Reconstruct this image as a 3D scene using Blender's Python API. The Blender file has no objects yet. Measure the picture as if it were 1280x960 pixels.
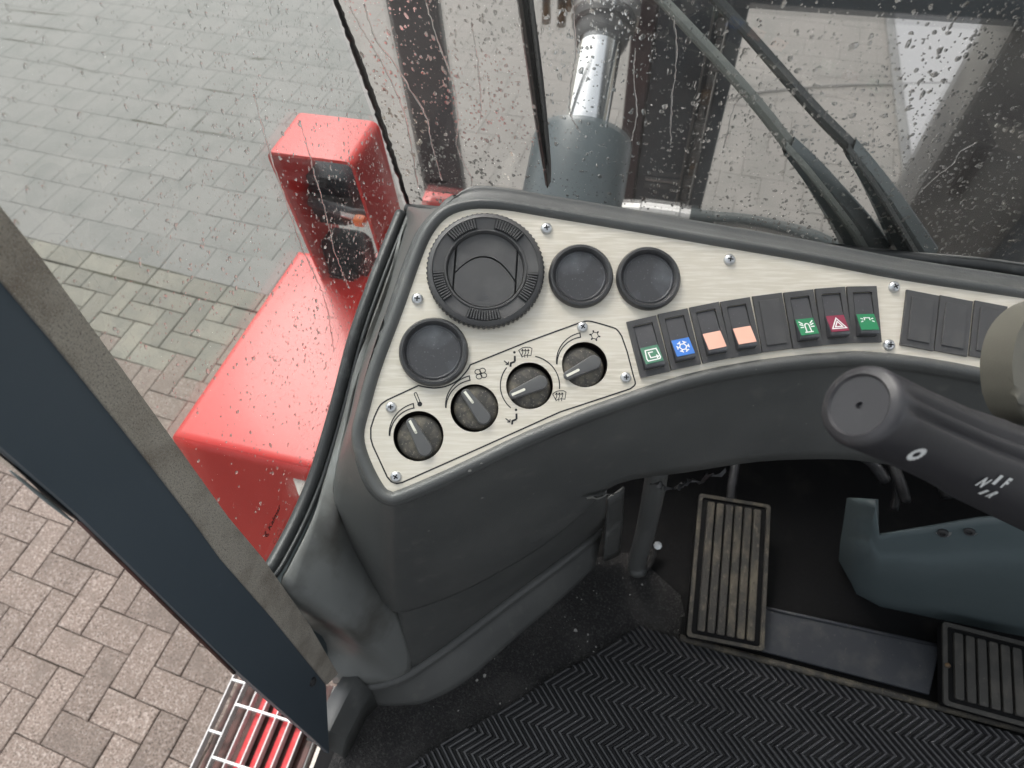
import bpy, bmesh, math, random
import numpy as np
from mathutils import Matrix, Vector
from mathutils.geometry import tessellate_polygon
random.seed(7); rng = np.random.default_rng(7)
sc = bpy.context.scene
COL = sc.collection

# ------------------------------------------------------------------ camera
F = 797.39                      # focal length in pixels of a 1280 px wide picture
R = np.array([[0.96560980, -0.18153613, 0.18612456],
              [0.25441699, 0.80724866, -0.53256132],
              [-0.05356968, 0.56159968, 0.82567311]])
CAM = np.array([0.0, 0.0, 2.24])
cam_d = bpy.data.cameras.new('camera'); cam = bpy.data.objects.new('camera', cam_d); COL.objects.link(cam)
m = Matrix([list(R[i]) + [CAM[i]] for i in range(3)] + [[0, 0, 0, 1]])
cam.matrix_world = m
cam_d.sensor_width = 36; cam_d.lens = 36 * F / 1280
cam_d.clip_start = 0.02; cam_d.clip_end = 400
cam_d.dof.use_dof = True; cam_d.dof.focus_distance = 0.63; cam_d.dof.aperture_fstop = 8.0
sc.camera = cam

# ------------------------------------------------------------------ light
SUN_EL, SUN_AZ = math.radians(52), math.radians(-40)      # azimuth from +Y (cab forward) towards +X
w = bpy.data.worlds.new('World'); sc.world = w; w.use_nodes = True
nt = w.node_tree; nt.nodes.clear()
sky = nt.nodes.new('ShaderNodeTexSky'); sky.sky_type = 'NISHITA'; sky.sun_disc = False
sky.sun_elevation = SUN_EL; sky.sun_rotation = SUN_AZ; sky.dust_density = 3.0; sky.air_density = 1.2
hsv = nt.nodes.new('ShaderNodeHueSaturation'); hsv.inputs['Saturation'].default_value = 0.22
hsv.inputs['Value'].default_value = 1.0
bg = nt.nodes.new('ShaderNodeBackground'); bg.inputs['Strength'].default_value = 0.15
ow = nt.nodes.new('ShaderNodeOutputWorld')
nt.links.new(sky.outputs[0], hsv.inputs['Color']); nt.links.new(hsv.outputs[0], bg.inputs[0]); nt.links.new(bg.outputs[0], ow.inputs[0])
sd = bpy.data.lights.new('sun', 'SUN'); sun = bpy.data.objects.new('sun', sd); COL.objects.link(sun)
sd.energy = 1.4; sd.angle = math.radians(25); sd.color = (1.0, 0.97, 0.93)
dv = Vector((math.sin(SUN_AZ) * math.cos(SUN_EL), math.cos(SUN_AZ) * math.cos(SUN_EL), math.sin(SUN_EL)))
sun.rotation_euler = dv.to_track_quat('Z', 'Y').to_euler()
sc.view_settings.view_transform = 'Standard'; sc.view_settings.look = 'None'
sc.view_settings.gamma = 1; sc.view_settings.use_curve_mapping = False
sc.view_settings.exposure = 0.9
sc.cycles.use_denoising = True
sc.cycles.max_bounces = 10; sc.cycles.transparent_max_bounces = 24; sc.cycles.transmission_bounces = 8
sc.cycles.sample_clamp_indirect = 8.0

# ------------------------------------------------------------------ measuring helpers (real planes met by a sight line)
def ray(x, y): return R @ np.array([(x - 640) / F, -(y - 480) / F, -1.0])
def at(x, y, z): d = ray(x, y); return CAM + d * (z - CAM[2]) / d[2]
def atx(x, y, X): d = ray(x, y); return CAM + d * X / d[0]
def aty(x, y, Y): d = ray(x, y); return CAM + d * Y / d[1]
def dep(x, y, D): return CAM + ray(x, y) * D
def proj(P):
    c = R.T @ (np.array(P) - CAM)
    return np.array([640 + F * c[0] / -c[2], 480 - F * c[1] / -c[2]])

# ------------------------------------------------------------------ object helpers
WM = {}
def tag(o, label=None, cat=None, group=None, kind=None):
    if label: o['label'] = label
    if cat: o['category'] = cat
    if group: o['group'] = group
    if kind: o['kind'] = kind
    return o
def thing(name, label, cat, loc=(0, 0, 0), group=None):
    o = bpy.data.objects.new(name, None); COL.objects.link(o); o.empty_display_size = 0.05
    M = Matrix.Translation(Vector(loc)); o.matrix_world = M; WM[o] = M
    return tag(o, label, cat, group)
def put(name, mesh, mats=None, parent=None, M=None, smooth=None):
    """link a mesh (its vertices given in the frame M, world if None)"""
    if isinstance(mesh, bmesh.types.BMesh):
        me = bpy.data.meshes.new(name); mesh.to_mesh(me); mesh.free()
    else: me = mesh
    if mats is not None and len(me.materials) == 0:
        for q in (mats if isinstance(mats, (list, tuple)) else [mats]): me.materials.append(q)
    if smooth:
        try: me.shade_smooth()
        except Exception: pass
        if smooth is not True:
            me.set_sharp_from_angle(angle=math.radians(smooth))
    o = bpy.data.objects.new(name, me); COL.objects.link(o)
    if M is None: M = Matrix.Identity(4)
    if parent is None and M == Matrix.Identity(4):      # put the origin at the mesh's base
        vs = [v.co for v in me.vertices]
        b = Vector((sum(v.x for v in vs) / len(vs), sum(v.y for v in vs) / len(vs), min(v.z for v in vs)))
        me.transform(Matrix.Translation(-b)); M = Matrix.Translation(b)
    elif parent is not None and M == Matrix.Identity(4):
        vs = [v.co for v in me.vertices]
        b = sum((v for v in vs), Vector()) / max(1, len(vs))
        me.transform(Matrix.Translation(-b)); M = Matrix.Translation(b)
    WM[o] = M
    if parent is not None:
        o.parent = parent; o.matrix_local = WM[parent].inverted() @ M
    else: o.matrix_world = M
    return o
def frame(origin, ex, ez):
    ez = Vector(ez).normalized(); ex = Vector(ex); ex = (ex - ez * ex.dot(ez)).normalized(); ey = ez.cross(ex)
    M = Matrix((ex, ey, ez)).transposed().to_4x4(); M.translation = Vector(origin); return M
def bm_from(verts, faces):
    bm = bmesh.new(); vs = [bm.verts.new(tuple(map(float, v))) for v in verts]
    for f in faces:
        try: bm.faces.new([vs[i] for i in f])
        except ValueError: pass
    return bm
def add_bm(dst, src):
    mp = {v: dst.verts.new(v.co) for v in src.verts}
    for f in src.faces:
        try:
            g = dst.faces.new([mp[v] for v in f.verts]); g.material_index = f.material_index; g.smooth = f.smooth
        except ValueError: pass
    src.free(); return dst
def box(c, s, bev=0.0, M=None, seg=2):
    bm = bmesh.new(); bmesh.ops.create_cube(bm, size=1.0)
    bmesh.ops.scale(bm, vec=s, verts=bm.verts)
    if bev: bmesh.ops.bevel(bm, geom=bm.edges[:], offset=bev, segments=seg, affect='EDGES', profile=0.6)
    bmesh.ops.translate(bm, vec=c, verts=bm.verts)
    if M is not None: bm.transform(M)
    return bm
def prism(poly, z0, z1, bev=0.0, seg=2, M=None):
    n = len(poly); A = sum(poly[i][0] * poly[(i + 1) % n][1] - poly[(i + 1) % n][0] * poly[i][1] for i in range(n))
    if A < 0: poly = poly[::-1]
    v = [(p[0], p[1], z0) for p in poly] + [(p[0], p[1], z1) for p in poly]
    f = [list(range(n))[::-1], [i + n for i in range(n)]] + [[i, (i + 1) % n, (i + 1) % n + n, i + n] for i in range(n)]
    bm = bm_from(v, f)
    if bev:
        bm.edges.ensure_lookup_table()
        eds = [e for e in bm.edges if all(abs(q.co.z - z1) < 2e-6 for q in e.verts)]
        bmesh.ops.bevel(bm, geom=eds, offset=bev, segments=seg, affect='EDGES', profile=0.6, clamp_overlap=True)
    if M is not None: bm.transform(M)
    return bm
def lathe(prof, n=48, M=None, mats=None):
    v = []; f = []
    for r, z in prof:
        for k in range(n):
            a = 2 * math.pi * k / n; v.append((r * math.cos(a), r * math.sin(a), z))
    for i in range(len(prof) - 1):
        for k in range(n):
            f.append([i * n + k, i * n + (k + 1) % n, (i + 1) * n + (k + 1) % n, (i + 1) * n + k])
    bm = bm_from(v, f)
    for i, g in enumerate(bm.faces):
        if mats: g.material_index = mats[i // n]
    if abs(prof[-1][0]) < 1e-5 or abs(prof[0][0]) < 1e-5: bmesh.ops.remove_doubles(bm, verts=bm.verts, dist=1e-6)
    if M is not None: bm.transform(M)
    return bm
def tube(pts, r, n=10, cap=True):
    pts = [Vector(p) for p in pts]; v = []; f = []
    rs = r if isinstance(r, (list, tuple)) else [r] * len(pts)
    up = Vector((0.31, 0.2, 0.93)); 
    for i, p in enumerate(pts):
        t = (pts[min(i + 1, len(pts) - 1)] - pts[max(i - 1, 0)]).normalized()
        a = t.cross(up)
        if a.length < 0.05: a = t.cross(Vector((1, 0, 0)))
        a.normalize(); b = t.cross(a)
        for k in range(n):
            q = 2 * math.pi * k / n; v.append(p + (a * math.cos(q) + b * math.sin(q)) * rs[i])
    for i in range(len(pts) - 1):
        for k in range(n): f.append([i * n + k, i * n + (k + 1) % n, (i + 1) * n + (k + 1) % n, (i + 1) * n + k])
    if cap: f.append(list(range(n))[::-1]); f.append([(len(pts) - 1) * n + k for k in range(n)])
    return bm_from(v, f)
def catmull(P, sub):
    P = [np.array(p, float) for p in P]; out = []
    for i in range(len(P) - 1):
        p0 = P[i - 1] if i > 0 else 2 * P[0] - P[1]; p3 = P[i + 2] if i + 2 < len(P) else 2 * P[-1] - P[-2]
        p1, p2 = P[i], P[i + 1]
        for k in range(sub):
            t = k / sub
            out.append(0.5 * (2 * p1 + (p2 - p0) * t + (2 * p0 - 5 * p1 + 4 * p2 - p3) * t * t + (3 * p1 - p0 - 3 * p2 + p3) * t ** 3))
    out.append(P[-1]); return out
def surf(grid, su=4, sv=4):
    """smooth sheet through a grid[col][row] of points"""
    cols = [catmull(c, sv) for c in grid]
    rows = [catmull([c[j] for c in cols], su) for j in range(len(cols[0]))]
    nr, nc = len(rows), len(rows[0])
    v = [p for r_ in rows for p in r_]
    f = [[j * nc + i, j * nc + i + 1, (j + 1) * nc + i + 1, (j + 1) * nc + i] for j in range(nr - 1) for i in range(nc - 1)]
    bm = bm_from(v, f); bm.normal_update()
    if sum(q.normal.dot(Vector(CAM) - q.calc_center_median()) * q.calc_area() for q in bm.faces) < 0:
        bmesh.ops.reverse_faces(bm, faces=bm.faces[:])
    return bm
def stroke(P, wd, closed=False, z=0.0):
    """flat printed line along 2-D points"""
    P = [np.array(p[:2], float) for p in P]; n = len(P); L = []; 
    for i in range(n):
        if closed: a, b = P[i - 1], P[(i + 1) % n]
        else: a, b = P[max(i - 1, 0)], P[min(i + 1, n - 1)]
        d1 = P[i] - a; d2 = b - P[i]
        if np.linalg.norm(d1) < 1e-9: d1 = d2
        if np.linalg.norm(d2) < 1e-9: d2 = d1
        d1 = d1 / np.linalg.norm(d1); d2 = d2 / np.linalg.norm(d2)
        t = d1 + d2; t = t / max(np.linalg.norm(t), 1e-6); nn = np.array([-t[1], t[0]])
        k = 1 / max(0.5, abs(np.dot(nn, np.array([-d1[1], d1[0]]))))
        L.append((P[i] + nn * wd / 2 * k, P[i] - nn * wd / 2 * k))
    v = []; f = []
    for a, b in L: v += [(a[0], a[1], z), (b[0], b[1], z)]
    for i in range(n if closed else n - 1):
        j = (i + 1) % n; f.append([2 * i + 1, 2 * j + 1, 2 * j, 2 * i])
    return bm_from(v, f)
def strokes(list_, wd, z=0.0):
    bm = bmesh.new()
    for s in list_:
        cl = isinstance(s, tuple); add_bm(bm, stroke(list(s), wd, cl, z))
    return bm
def arc(cx, cy, r, a0, a1, n=16, sy=1.0):
    return [(cx + r * math.cos(math.radians(a0 + (a1 - a0) * k / n)), cy + sy * r * math.sin(math.radians(a0 + (a1 - a0) * k / n))) for k in range(n + 1)]
def disc(cx, cy, r, z=0, n=12):
    return bm_from([(cx + r * math.cos(2 * math.pi * k / n), cy + r * math.sin(2 * math.pi * k / n), z) for k in range(n)], [list(range(n))])
def text_mesh(s, size, align='CENTER', shear=0.0, bold=0.0):
    cu = bpy.data.curves.new('t', 'FONT'); cu.body = s; cu.size = size; cu.align_x = align; cu.shear = shear; cu.offset = bold
    cu.resolution_u = 3
    o = bpy.data.objects.new('t', cu); COL.objects.link(o); bpy.context.view_layer.update()
    me = bpy.data.meshes.new_from_object(o.evaluated_get(bpy.context.evaluated_depsgraph_get()))
    bpy.data.objects.remove(o); bm = bmesh.new(); bm.from_mesh(me); bpy.data.meshes.remove(me); return bm
def solid(o, t, off=1.0):
    md = o.modifiers.new('thickness', 'SOLIDIFY'); md.thickness = t; md.offset = off; return o

# ------------------------------------------------------------------ materials
def mat(name, col, rough=0.5, metal=0.0, bump=None, vary=None, vary2=None, vary3=None, coat=0.0, spec=None, stretch=None, rnd=0.0, sheen=0.0):
    m = bpy.data.materials.new(name); m.use_nodes = True; t = m.node_tree; N, Lk = t.nodes, t.links
    b = N['Principled BSDF']; b.inputs['Roughness'].default_value = rough; b.inputs['Metallic'].default_value = metal
    b.inputs['Base Color'].default_value = (*col, 1)
    if coat: b.inputs['Coat Weight'].default_value = coat; b.inputs['Coat Roughness'].default_value = 0.12
    if spec is not None: b.inputs['Specular IOR Level'].default_value = spec
    if sheen: b.inputs['Sheen Weight'].default_value = sheen
    tc = N.new('ShaderNodeTexCoord'); mp = N.new('ShaderNodeMapping'); Lk.new(tc.outputs['Object'], mp.inputs[0])
    if stretch: mp.inputs['Scale'].default_value = stretch
    if rnd:                                      # every paver shows its own piece of the grain
        o2 = N.new('ShaderNodeObjectInfo'); vm = N.new('ShaderNodeVectorMath'); vm.operation = 'MULTIPLY_ADD'
        Lk.new(o2.outputs['Random'], vm.inputs[0]); vm.inputs[1].default_value = (31, 17, 5); Lk.new(tc.outputs['Object'], vm.inputs[2]); Lk.new(vm.outputs[0], mp.inputs[0])
    cur = None
    def noise(scale, detail=4, vec=mp, rg=0.55):
        n = N.new('ShaderNodeTexNoise'); n.inputs['Scale'].default_value = scale; n.inputs['Detail'].default_value = detail
        n.inputs['Roughness'].default_value = rg; Lk.new(vec.outputs[0], n.inputs['Vector']); return n
    def mix(a, bcol, fac):
        x = N.new('ShaderNodeMix'); x.data_type = 'RGBA'
        Lk.new(fac, x.inputs[0])
        if a is None: x.inputs[6].default_value = (*col, 1)
        else: Lk.new(a, x.inputs[6])
        x.inputs[7].default_value = (*bcol, 1); return x.outputs[2]
    for v in (vary, vary2, vary3):
        if v:                                    # (scale, colour, low, high[, plain coordinates])
            n = noise(v[0], 6, tc if len(v) > 4 and False else mp); r = N.new('ShaderNodeMapRange')
            r.inputs[1].default_value = v[2]; r.inputs[2].default_value = v[3]
            Lk.new(n.outputs[0], r.inputs[0]); cur = mix(cur, v[1], r.outputs[0])
    if rnd:
        oi = N.new('ShaderNodeObjectInfo'); h = N.new('ShaderNodeHueSaturation')
        r = N.new('ShaderNodeMapRange'); r.inputs[3].default_value = 1 - rnd; r.inputs[4].default_value = 1 + rnd
        Lk.new(oi.outputs['Random'], r.inputs[0]); Lk.new(r.outputs[0], h.inputs['Value'])
        if cur is None: h.inputs['Color'].default_value = (*col, 1)
        else: Lk.new(cur, h.inputs['Color'])
        cur = h.outputs[0]
    if cur is not None: Lk.new(cur, b.inputs['Base Color'])
    if bump:
        n = noise(bump[0], 3); bp = N.new('ShaderNodeBump'); bp.inputs['Strength'].default_value = bump[1]
        bp.inputs['Distance'].default_value = bump[2] if len(bump) > 2 else 0.001
        Lk.new(n.outputs[0], bp.inputs['Height']); Lk.new(bp.outputs[0], b.inputs['Normal'])
        if coat: Lk.new(bp.outputs[0], b.inputs['Coat Normal'])
    return m
def glassy(name, tint=(1, 1, 1), scatter=0.0, film=0.0):
    m = bpy.data.materials.new(name); m.use_nodes = True; t = m.node_tree; N, Lk = t.nodes, t.links
    N.remove(N['Principled BSDF']); out = N['Material Output']
    tr = N.new('ShaderNodeBsdfTransparent'); tr.inputs[0].default_value = (*tint, 1)
    gl = N.new('ShaderNodeBsdfGlossy'); gl.inputs['Roughness'].default_value = 0.02
    fr = N.new('ShaderNodeFresnel'); fr.inputs[0].default_value = 1.45; mx = N.new('ShaderNodeMixShader')
    ge = N.new('ShaderNodeNewGeometry'); sb = N.new('ShaderNodeMath'); sb.operation = 'SUBTRACT'; sb.inputs[0].default_value = 1.0
    ml = N.new('ShaderNodeMath'); ml.operation = 'MULTIPLY'
    Lk.new(ge.outputs['Backfacing'], sb.inputs[1]); Lk.new(fr.outputs[0], ml.inputs[0]); Lk.new(sb.outputs[0], ml.inputs[1])
    base = tr.outputs[0]
    if scatter:                                   # water film: part of the light is scattered a little on its way through
        rf = N.new('ShaderNodeBsdfRefraction'); rf.inputs['IOR'].default_value = 1.015; rf.inputs['Roughness'].default_value = 0.32; rf.inputs[0].default_value = (*tint, 1)
        m1 = N.new('ShaderNodeMixShader'); m1.inputs[0].default_value = scatter; Lk.new(tr.outputs[0], m1.inputs[1]); Lk.new(rf.outputs[0], m1.inputs[2])
        tl = N.new('ShaderNodeBsdfTranslucent'); tl.inputs[0].default_value = (.86, .84, .82, 1)
        m2 = N.new('ShaderNodeMixShader'); m2.inputs[0].default_value = film; Lk.new(m1.outputs[0], m2.inputs[1]); Lk.new(tl.outputs[0], m2.inputs[2]); base = m2.outputs[0]
    Lk.new(ml.outputs[0], mx.inputs[0]); Lk.new(base, mx.inputs[1]); Lk.new(gl.outputs[0], mx.inputs[2]); Lk.new(mx.outputs[0], out.inputs[0])
    return m
def water(name):
    m = bpy.data.materials.new(name); m.use_nodes = True; t = m.node_tree; N, Lk = t.nodes, t.links
    N.remove(N['Principled BSDF']); g = N.new('ShaderNodeBsdfGlass'); g.inputs['IOR'].default_value = 1.33; g.inputs['Roughness'].default_value = 0.0
    tr = N.new('ShaderNodeBsdfTransparent'); mx = N.new('ShaderNodeMixShader'); mx.inputs[0].default_value = 0.68
    Lk.new(tr.outputs[0], mx.inputs[1]); Lk.new(g.outputs[0], mx.inputs[2]); Lk.new(mx.outputs[0], N['Material Output'].inputs[0]); return m

M_ = dict(
    plate=mat('brushed_steel', (0.70, 0.645, 0.545), 0.46, 0.22, bump=(260, 0.2, 0.0003), vary=(9, (0.60, 0.55, 0.455), 0.42, 0.75), vary2=(260, (0.76, 0.71, 0.62), 0.45, 0.62), stretch=(0.12, 1.5, 1)),
    console=mat('grey_moulded_plastic', (0.088, 0.091, 0.089), 0.36, bump=(800, 0.6, 0.0007), vary=(7, (0.118, 0.12, 0.116), 0.42, 0.70), vary2=(40, (0.145, 0.142, 0.132), 0.60, 0.80), vary3=(520, (0.24, 0.24, 0.23), 0.70, 0.78)),
    wall=mat('grey_side_moulding', (0.205, 0.212, 0.205), 0.36, bump=(700, 0.3, 0.0005), vary=(9, (0.105, 0.102, 0.092), 0.44, 0.62), vary2=(60, (0.27, 0.27, 0.26), 0.66, 0.8), vary3=(450, (0.05, 0.05, 0.05), 0.70, 0.78)),
    black=mat('black_plastic', (0.042, 0.042, 0.044), 0.36, bump=(1500, 0.2, 0.0003), vary=(60, (0.07, 0.07, 0.072), 0.5, 0.8)),
    blackm=mat('matt_black_plastic', (0.068, 0.067, 0.068), 0.48, bump=(1800, 0.4, 0.0003), vary=(40, (0.092, 0.092, 0.09), 0.5, 0.8)),
    cap=mat('dusty_black_cap', (0.054, 0.054, 0.058), 0.38, bump=(1500, 0.3, 0.0003), vary=(24, (0.12, 0.128, 0.14), 0.50, 0.74), vary2=(420, (0.23, 0.235, 0.245), 0.62, 0.80)),
    knob=mat('worn_black_knob', (0.055, 0.052, 0.047), 0.55, bump=(700, 0.5, 0.0005), vary=(60, (0.17, 0.15, 0.115), 0.46, 0.68), vary2=(520, (0.38, 0.34, 0.27), 0.60, 0.74)),
    knobgrip=mat('grey_knob_grip', (0.105, 0.105, 0.105), 0.34, vary=(200, (0.17, 0.17, 0.16), 0.6, 0.8)),
    rust=mat('rusty_recess', (0.035, 0.022, 0.016), 0.7, vary=(50, (0.010, 0.009, 0.008), 0.4, 0.6)),
    ink=mat('black_print_and_shade', (0.012, 0.012, 0.013), 0.5),
    white=mat('white_print', (0.75, 0.75, 0.74), 0.5),
    cream=mat('cream_pointer', (0.78, 0.76, 0.66), 0.5),
    chrome=mat('zinc_screw', (0.62, 0.63, 0.64), 0.28, 0.85),
    steel=mat('dull_steel', (0.50, 0.50, 0.49), 0.38, 0.7, vary=(80, (0.3, 0.29, 0.27), 0.5, 0.8)),
    green=mat('green_lens', (0.02, 0.20, 0.085), 0.35), dgreen=mat('dark_green_lens', (0.045, 0.17, 0.10), 0.35),
    blue=mat('blue_lens', (0.035, 0.17, 0.56), 0.35), pink=mat('salmon_lens', (0.78, 0.42, 0.32), 0.45), red=mat('dark_red_lens', (0.22, 0.025, 0.055), 0.35),
    redpaint=mat('red_paint', (0.50, 0.014, 0.010), 0.42, spec=0.5, coat=0.15, bump=(35, 0.03, 0.001), vary=(6, (0.56, 0.026, 0.018), 0.4, 0.7), vary2=(50, (0.40, 0.02, 0.016), 0.62, 0.8), vary3=(500, (.30, .03, .025), .70, .78)),
    teal=mat('blue_grey_paint', (0.066, 0.088, 0.096), 0.36, vary=(8, (0.080, 0.104, 0.112), 0.4, 0.7), bump=(60, 0.08, 0.001)),
    column=mat('green_grey_cover', (0.098, 0.128, 0.136), 0.42, vary=(12, (0.112, 0.142, 0.15), 0.4, 0.7), vary3=(300, (.17, .19, .19), .72, .8), bump=(500, 0.15, 0.0005)),
    door=mat('dark_blue_door_paint', (0.074, 0.094, 0.112), 0.45, vary=(5, (0.083, 0.104, 0.123), 0.4, 0.7), vary2=(60, (0.105, 0.13, 0.15), 0.66, 0.85), vary3=(420, (0.17, 0.19, 0.20), 0.72, 0.80), bump=(900, 0.12, 0.0004)),
    felt=mat('felt_seal', (0.54, 0.475, 0.38), 0.95, bump=(1100, 1.0, 0.003), vary=(22, (0.30, 0.235, 0.165), 0.44, 0.64), vary2=(800, (0.20, 0.165, 0.125), 0.52, 0.64), vary3=(1500, (0.85, 0.80, 0.70), 0.56, 0.68), sheen=0.3),
    rubber=mat('black_rubber', (0.022, 0.024, 0.025), 0.42, bump=(200, 0.3, 0.0006), vary=(50, (0.07, 0.075, 0.075), 0.58, 0.8)),
    seal=mat('black_silicone', (0.010, 0.010, 0.011), 0.4, bump=(300, 0.6, 0.001)),
    trim=mat('painted_sill_metal', (0.20, 0.23, 0.23), 0.4, vary=(60, (0.42, 0.44, 0.43), 0.55, 0.7), vary2=(30, (0.06, 0.07, 0.07), 0.55, 0.7)),
    carpet=mat('worn_black_carpet', (0.020, 0.0195, 0.0195), 0.95, bump=(420, 1.0, 0.004), vary=(11, (0.055, 0.052, 0.050), 0.46, 0.72), vary2=(300, (0.075, 0.072, 0.070), 0.50, 0.72)),
    floor=mat('black_cab_floor', (0.0045, 0.0045, 0.005), 0.7, spec=0.2, bump=(120, 0.4, 0.001), vary=(20, (0.014, 0.013, 0.012), 0.55, 0.8)),
    mat=mat('ribbed_black_rubber', (0.034, 0.034, 0.037), 0.30, vary=(9, (0.055, 0.055, 0.058), 0.45, 0.7), vary2=(22, (0.12, 0.116, 0.105), 0.64, 0.85)),
    matgroove_shade=mat('shaded_mat_rubber', (0.012, 0.012, 0.013), 0.6, vary=(22, (0.03, 0.029, 0.027), 0.6, 0.8)),  # mat rubber darkened to paint in the shade between ribs
    pad=mat('dirty_pedal_rubber', (0.040, 0.037, 0.032), 0.68, bump=(300, 0.8, 0.0015), vary=(34, (0.105, 0.090, 0.064), 0.46, 0.70), vary2=(130, (0.16, 0.14, 0.105), 0.58, 0.76), vary3=(260, (.015, .014, .013), .6, .72), stretch=(1.15, 0.8, 1)),
    pad2=mat('grey_pedal_rubber', (0.042, 0.040, 0.036), 0.65, bump=(400, 0.6, 0.001), vary=(30, (0.085, 0.078, 0.066), 0.5, 0.75), vary2=(200, (0.13, 0.12, 0.10), 0.64, 0.8)),
    lever=mat('worn_lever_steel', (0.030, 0.033, 0.040), 0.6, 0.0, bump=(90, 0.3, 0.001), vary=(30, (0.062, 0.062, 0.062), 0.50, 0.75), vary2=(160, (0.11, 0.105, 0.095), 0.64, 0.78)),
    stalk=mat('stalk_plastic', (0.034, 0.033, 0.037), 0.42, bump=(900, 0.2, 0.0004)),
    hub=mat('olive_grey_plastic', (0.120, 0.115, 0.095), 0.5, bump=(600, 0.2, 0.0005)),
    mast=mat('dark_mast_steel', (0.042, 0.060, 0.074), 0.4, vary=(5, (0.034, 0.042, 0.05), 0.5, 0.7), bump=(40, 0.2, 0.002)),
    mastg=mat('dark_grey_steel', (0.125, 0.127, 0.122), 0.5, vary=(4, (0.07, 0.072, 0.073), 0.45, 0.6), bump=(40, 0.2, 0.002)),
    rusty=mat('rusty_chain', (0.16, 0.10, 0.05), 0.7, vary=(30, (0.04, 0.035, 0.03), 0.45, 0.6), bump=(120, 0.8, 0.003)),
    post=mat('charcoal_post_paint', (0.070, 0.076, 0.080), 0.7, spec=0.3, vary=(10, (0.055, 0.06, 0.064), 0.4, 0.7)),
    rod=mat('chromed_rod', (0.80, 0.83, 0.83), 0.12, 1.0),
    hose=mat('hydraulic_hose', (0.035, 0.048, 0.05), 0.5, bump=(200, 0.3, 0.001)),
    paver=mat('concrete_paver', (0.205, 0.160, 0.133), 0.78, bump=(180, 1.0, 0.004), vary=(110, (0.34, 0.29, 0.255), 0.50, 0.64), vary2=(190, (0.075, 0.056, 0.044), 0.51, 0.63), vary3=(9, (0.15, 0.12, 0.10), .5, .75), rnd=0.17),
    tile=mat('grey_square_paver', (0.132, 0.124, 0.113), 0.6, bump=(160, 0.8, 0.002), vary=(5, (0.098, 0.096, 0.086), 0.42, 0.66), vary2=(180, (0.19, 0.187, 0.178), 0.54, 0.70), vary3=(260, (0.07, 0.068, 0.06), 0.58, 0.72), rnd=0.07),
    edge=mat('yellowish_paver', (0.172, 0.156, 0.122), 0.65, bump=(200, 0.8, 0.002), vary=(9, (0.12, 0.116, 0.095), 0.4, 0.7), vary2=(230, (0.07, 0.066, 0.055), 0.52, 0.68), vary3=(140, (0.23, 0.215, 0.17), .58, .72), rnd=0.18),
    joint=mat('joint_sand', (0.115, 0.100, 0.085), 0.95, bump=(300, 0.8, 0.002), vary=(5, (0.075, 0.068, 0.05), 0.4, 0.6)),
    slab=mat('pale_wet_concrete', (0.225, 0.228, 0.232), 0.5, vary=(3, (0.22, 0.225, 0.235), 0.4, 0.7), bump=(100, 0.2, 0.001)),
    galv=mat('galvanised_steel', (0.62, 0.62, 0.61), 0.45, 0.35, vary=(120, (0.48, 0.48, 0.47), 0.5, 0.7)),
    brown=mat('dirty_brown_and_shadow', (0.110, 0.050, 0.042), 0.6, vary=(30, (0.045, 0.026, 0.020), 0.42, 0.62), vary2=(70, (0.16, 0.07, 0.055), 0.6, 0.75)),
    redstrip=mat('bright_red_strip', (0.68, 0.035, 0.040), 0.45, vary=(60, (0.60, 0.10, 0.11), 0.5, 0.75)),
    creamp=mat('cream_tread_plate', (0.66, 0.62, 0.55), 0.6, bump=(150, 1.0, 0.003), vary=(140, (0.50, 0.46, 0.39), 0.5, 0.7)),
    orange=mat('orange_lens', (0.85, 0.22, 0.05), 0.35),
    lamp=mat('dark_lamp_housing', (0.010, 0.012, 0.016), 0.7, spec=0.25),
    foil=mat('torn_foil_edge', (0.45, 0.45, 0.42), 0.2, 0.6),
    sticker=mat('pale_data_plate', (0.33, 0.32, 0.29), 0.5, vary=(80, (0.22, 0.21, 0.19), 0.5, 0.7)),
    headliner=mat('grey_headliner', (0.20, 0.20, 0.20), 0.9),
    glass=glassy('window_glass', (0.93, 0.955, 0.945)), wet=glassy('wet_windscreen_glass', (0.96, 0.955, 0.94), 0.24, 0.011), dewy=glassy('damp_window_glass', (0.94, 0.96, 0.95), 0.08, 0.003), water=water('rain_water'),
    film=glassy('film', (1, 1, 1)),
)

FLOOR = 1.15
# ================================================================== GROUND
U = 0.105
PA = math.radians(-4.0)
def pav(a, b):
    x, y = (a - 19.2594) * U, (b + 0.75184) * U
    return np.array([x * math.cos(PA) - y * math.sin(PA), x * math.sin(PA) + y * math.cos(PA)])
g = bm_from([(-70, -70, -0.012), (70, -70, -0.012), (70, 90, -0.012), (-70, 90, -0.012)], [[0, 1, 2, 3]])
ground = tag(put('pavement', g, M_['joint']), 'block pavement with herringbone pavers beside rows of square pavers', kind='structure')
pieces = []                                            # (a0, a1, b0, b1, material)
for i in range(-60, 80):
    for j in range(-30, 30):
        for (a, b, wa, hb) in ((0, 0, 2, 1), (-1, 0, 1, 2)):
            a0, b0 = a + i + 2 * j, b + i - 2 * j; a1, b1 = a0 + wa, b0 + hb
            if b1 < -14 or a1 < -14 or a0 > 30 or b0 >= 13.0: continue
            pieces.append((a0, a1, b0, min(b1, 13.05), 'paver' if b0 < 8.5 else 'edge'))
for k in range(-12, 22): pieces.append((2 * k - 1.0, 2 * k + 1.0, 13.05, 14.1, 'edge'))
for j in range(0, 24):
    b0 = 14.1 + 2.0 * j
    for k in range(-24, 26):
        a0 = -10.1 + 2.04 * k + (1.02 if j % 2 == 0 else 0)
        pieces.append((a0, a0 + 2.04, b0, b0 + 2.0, 'tile'))
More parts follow.
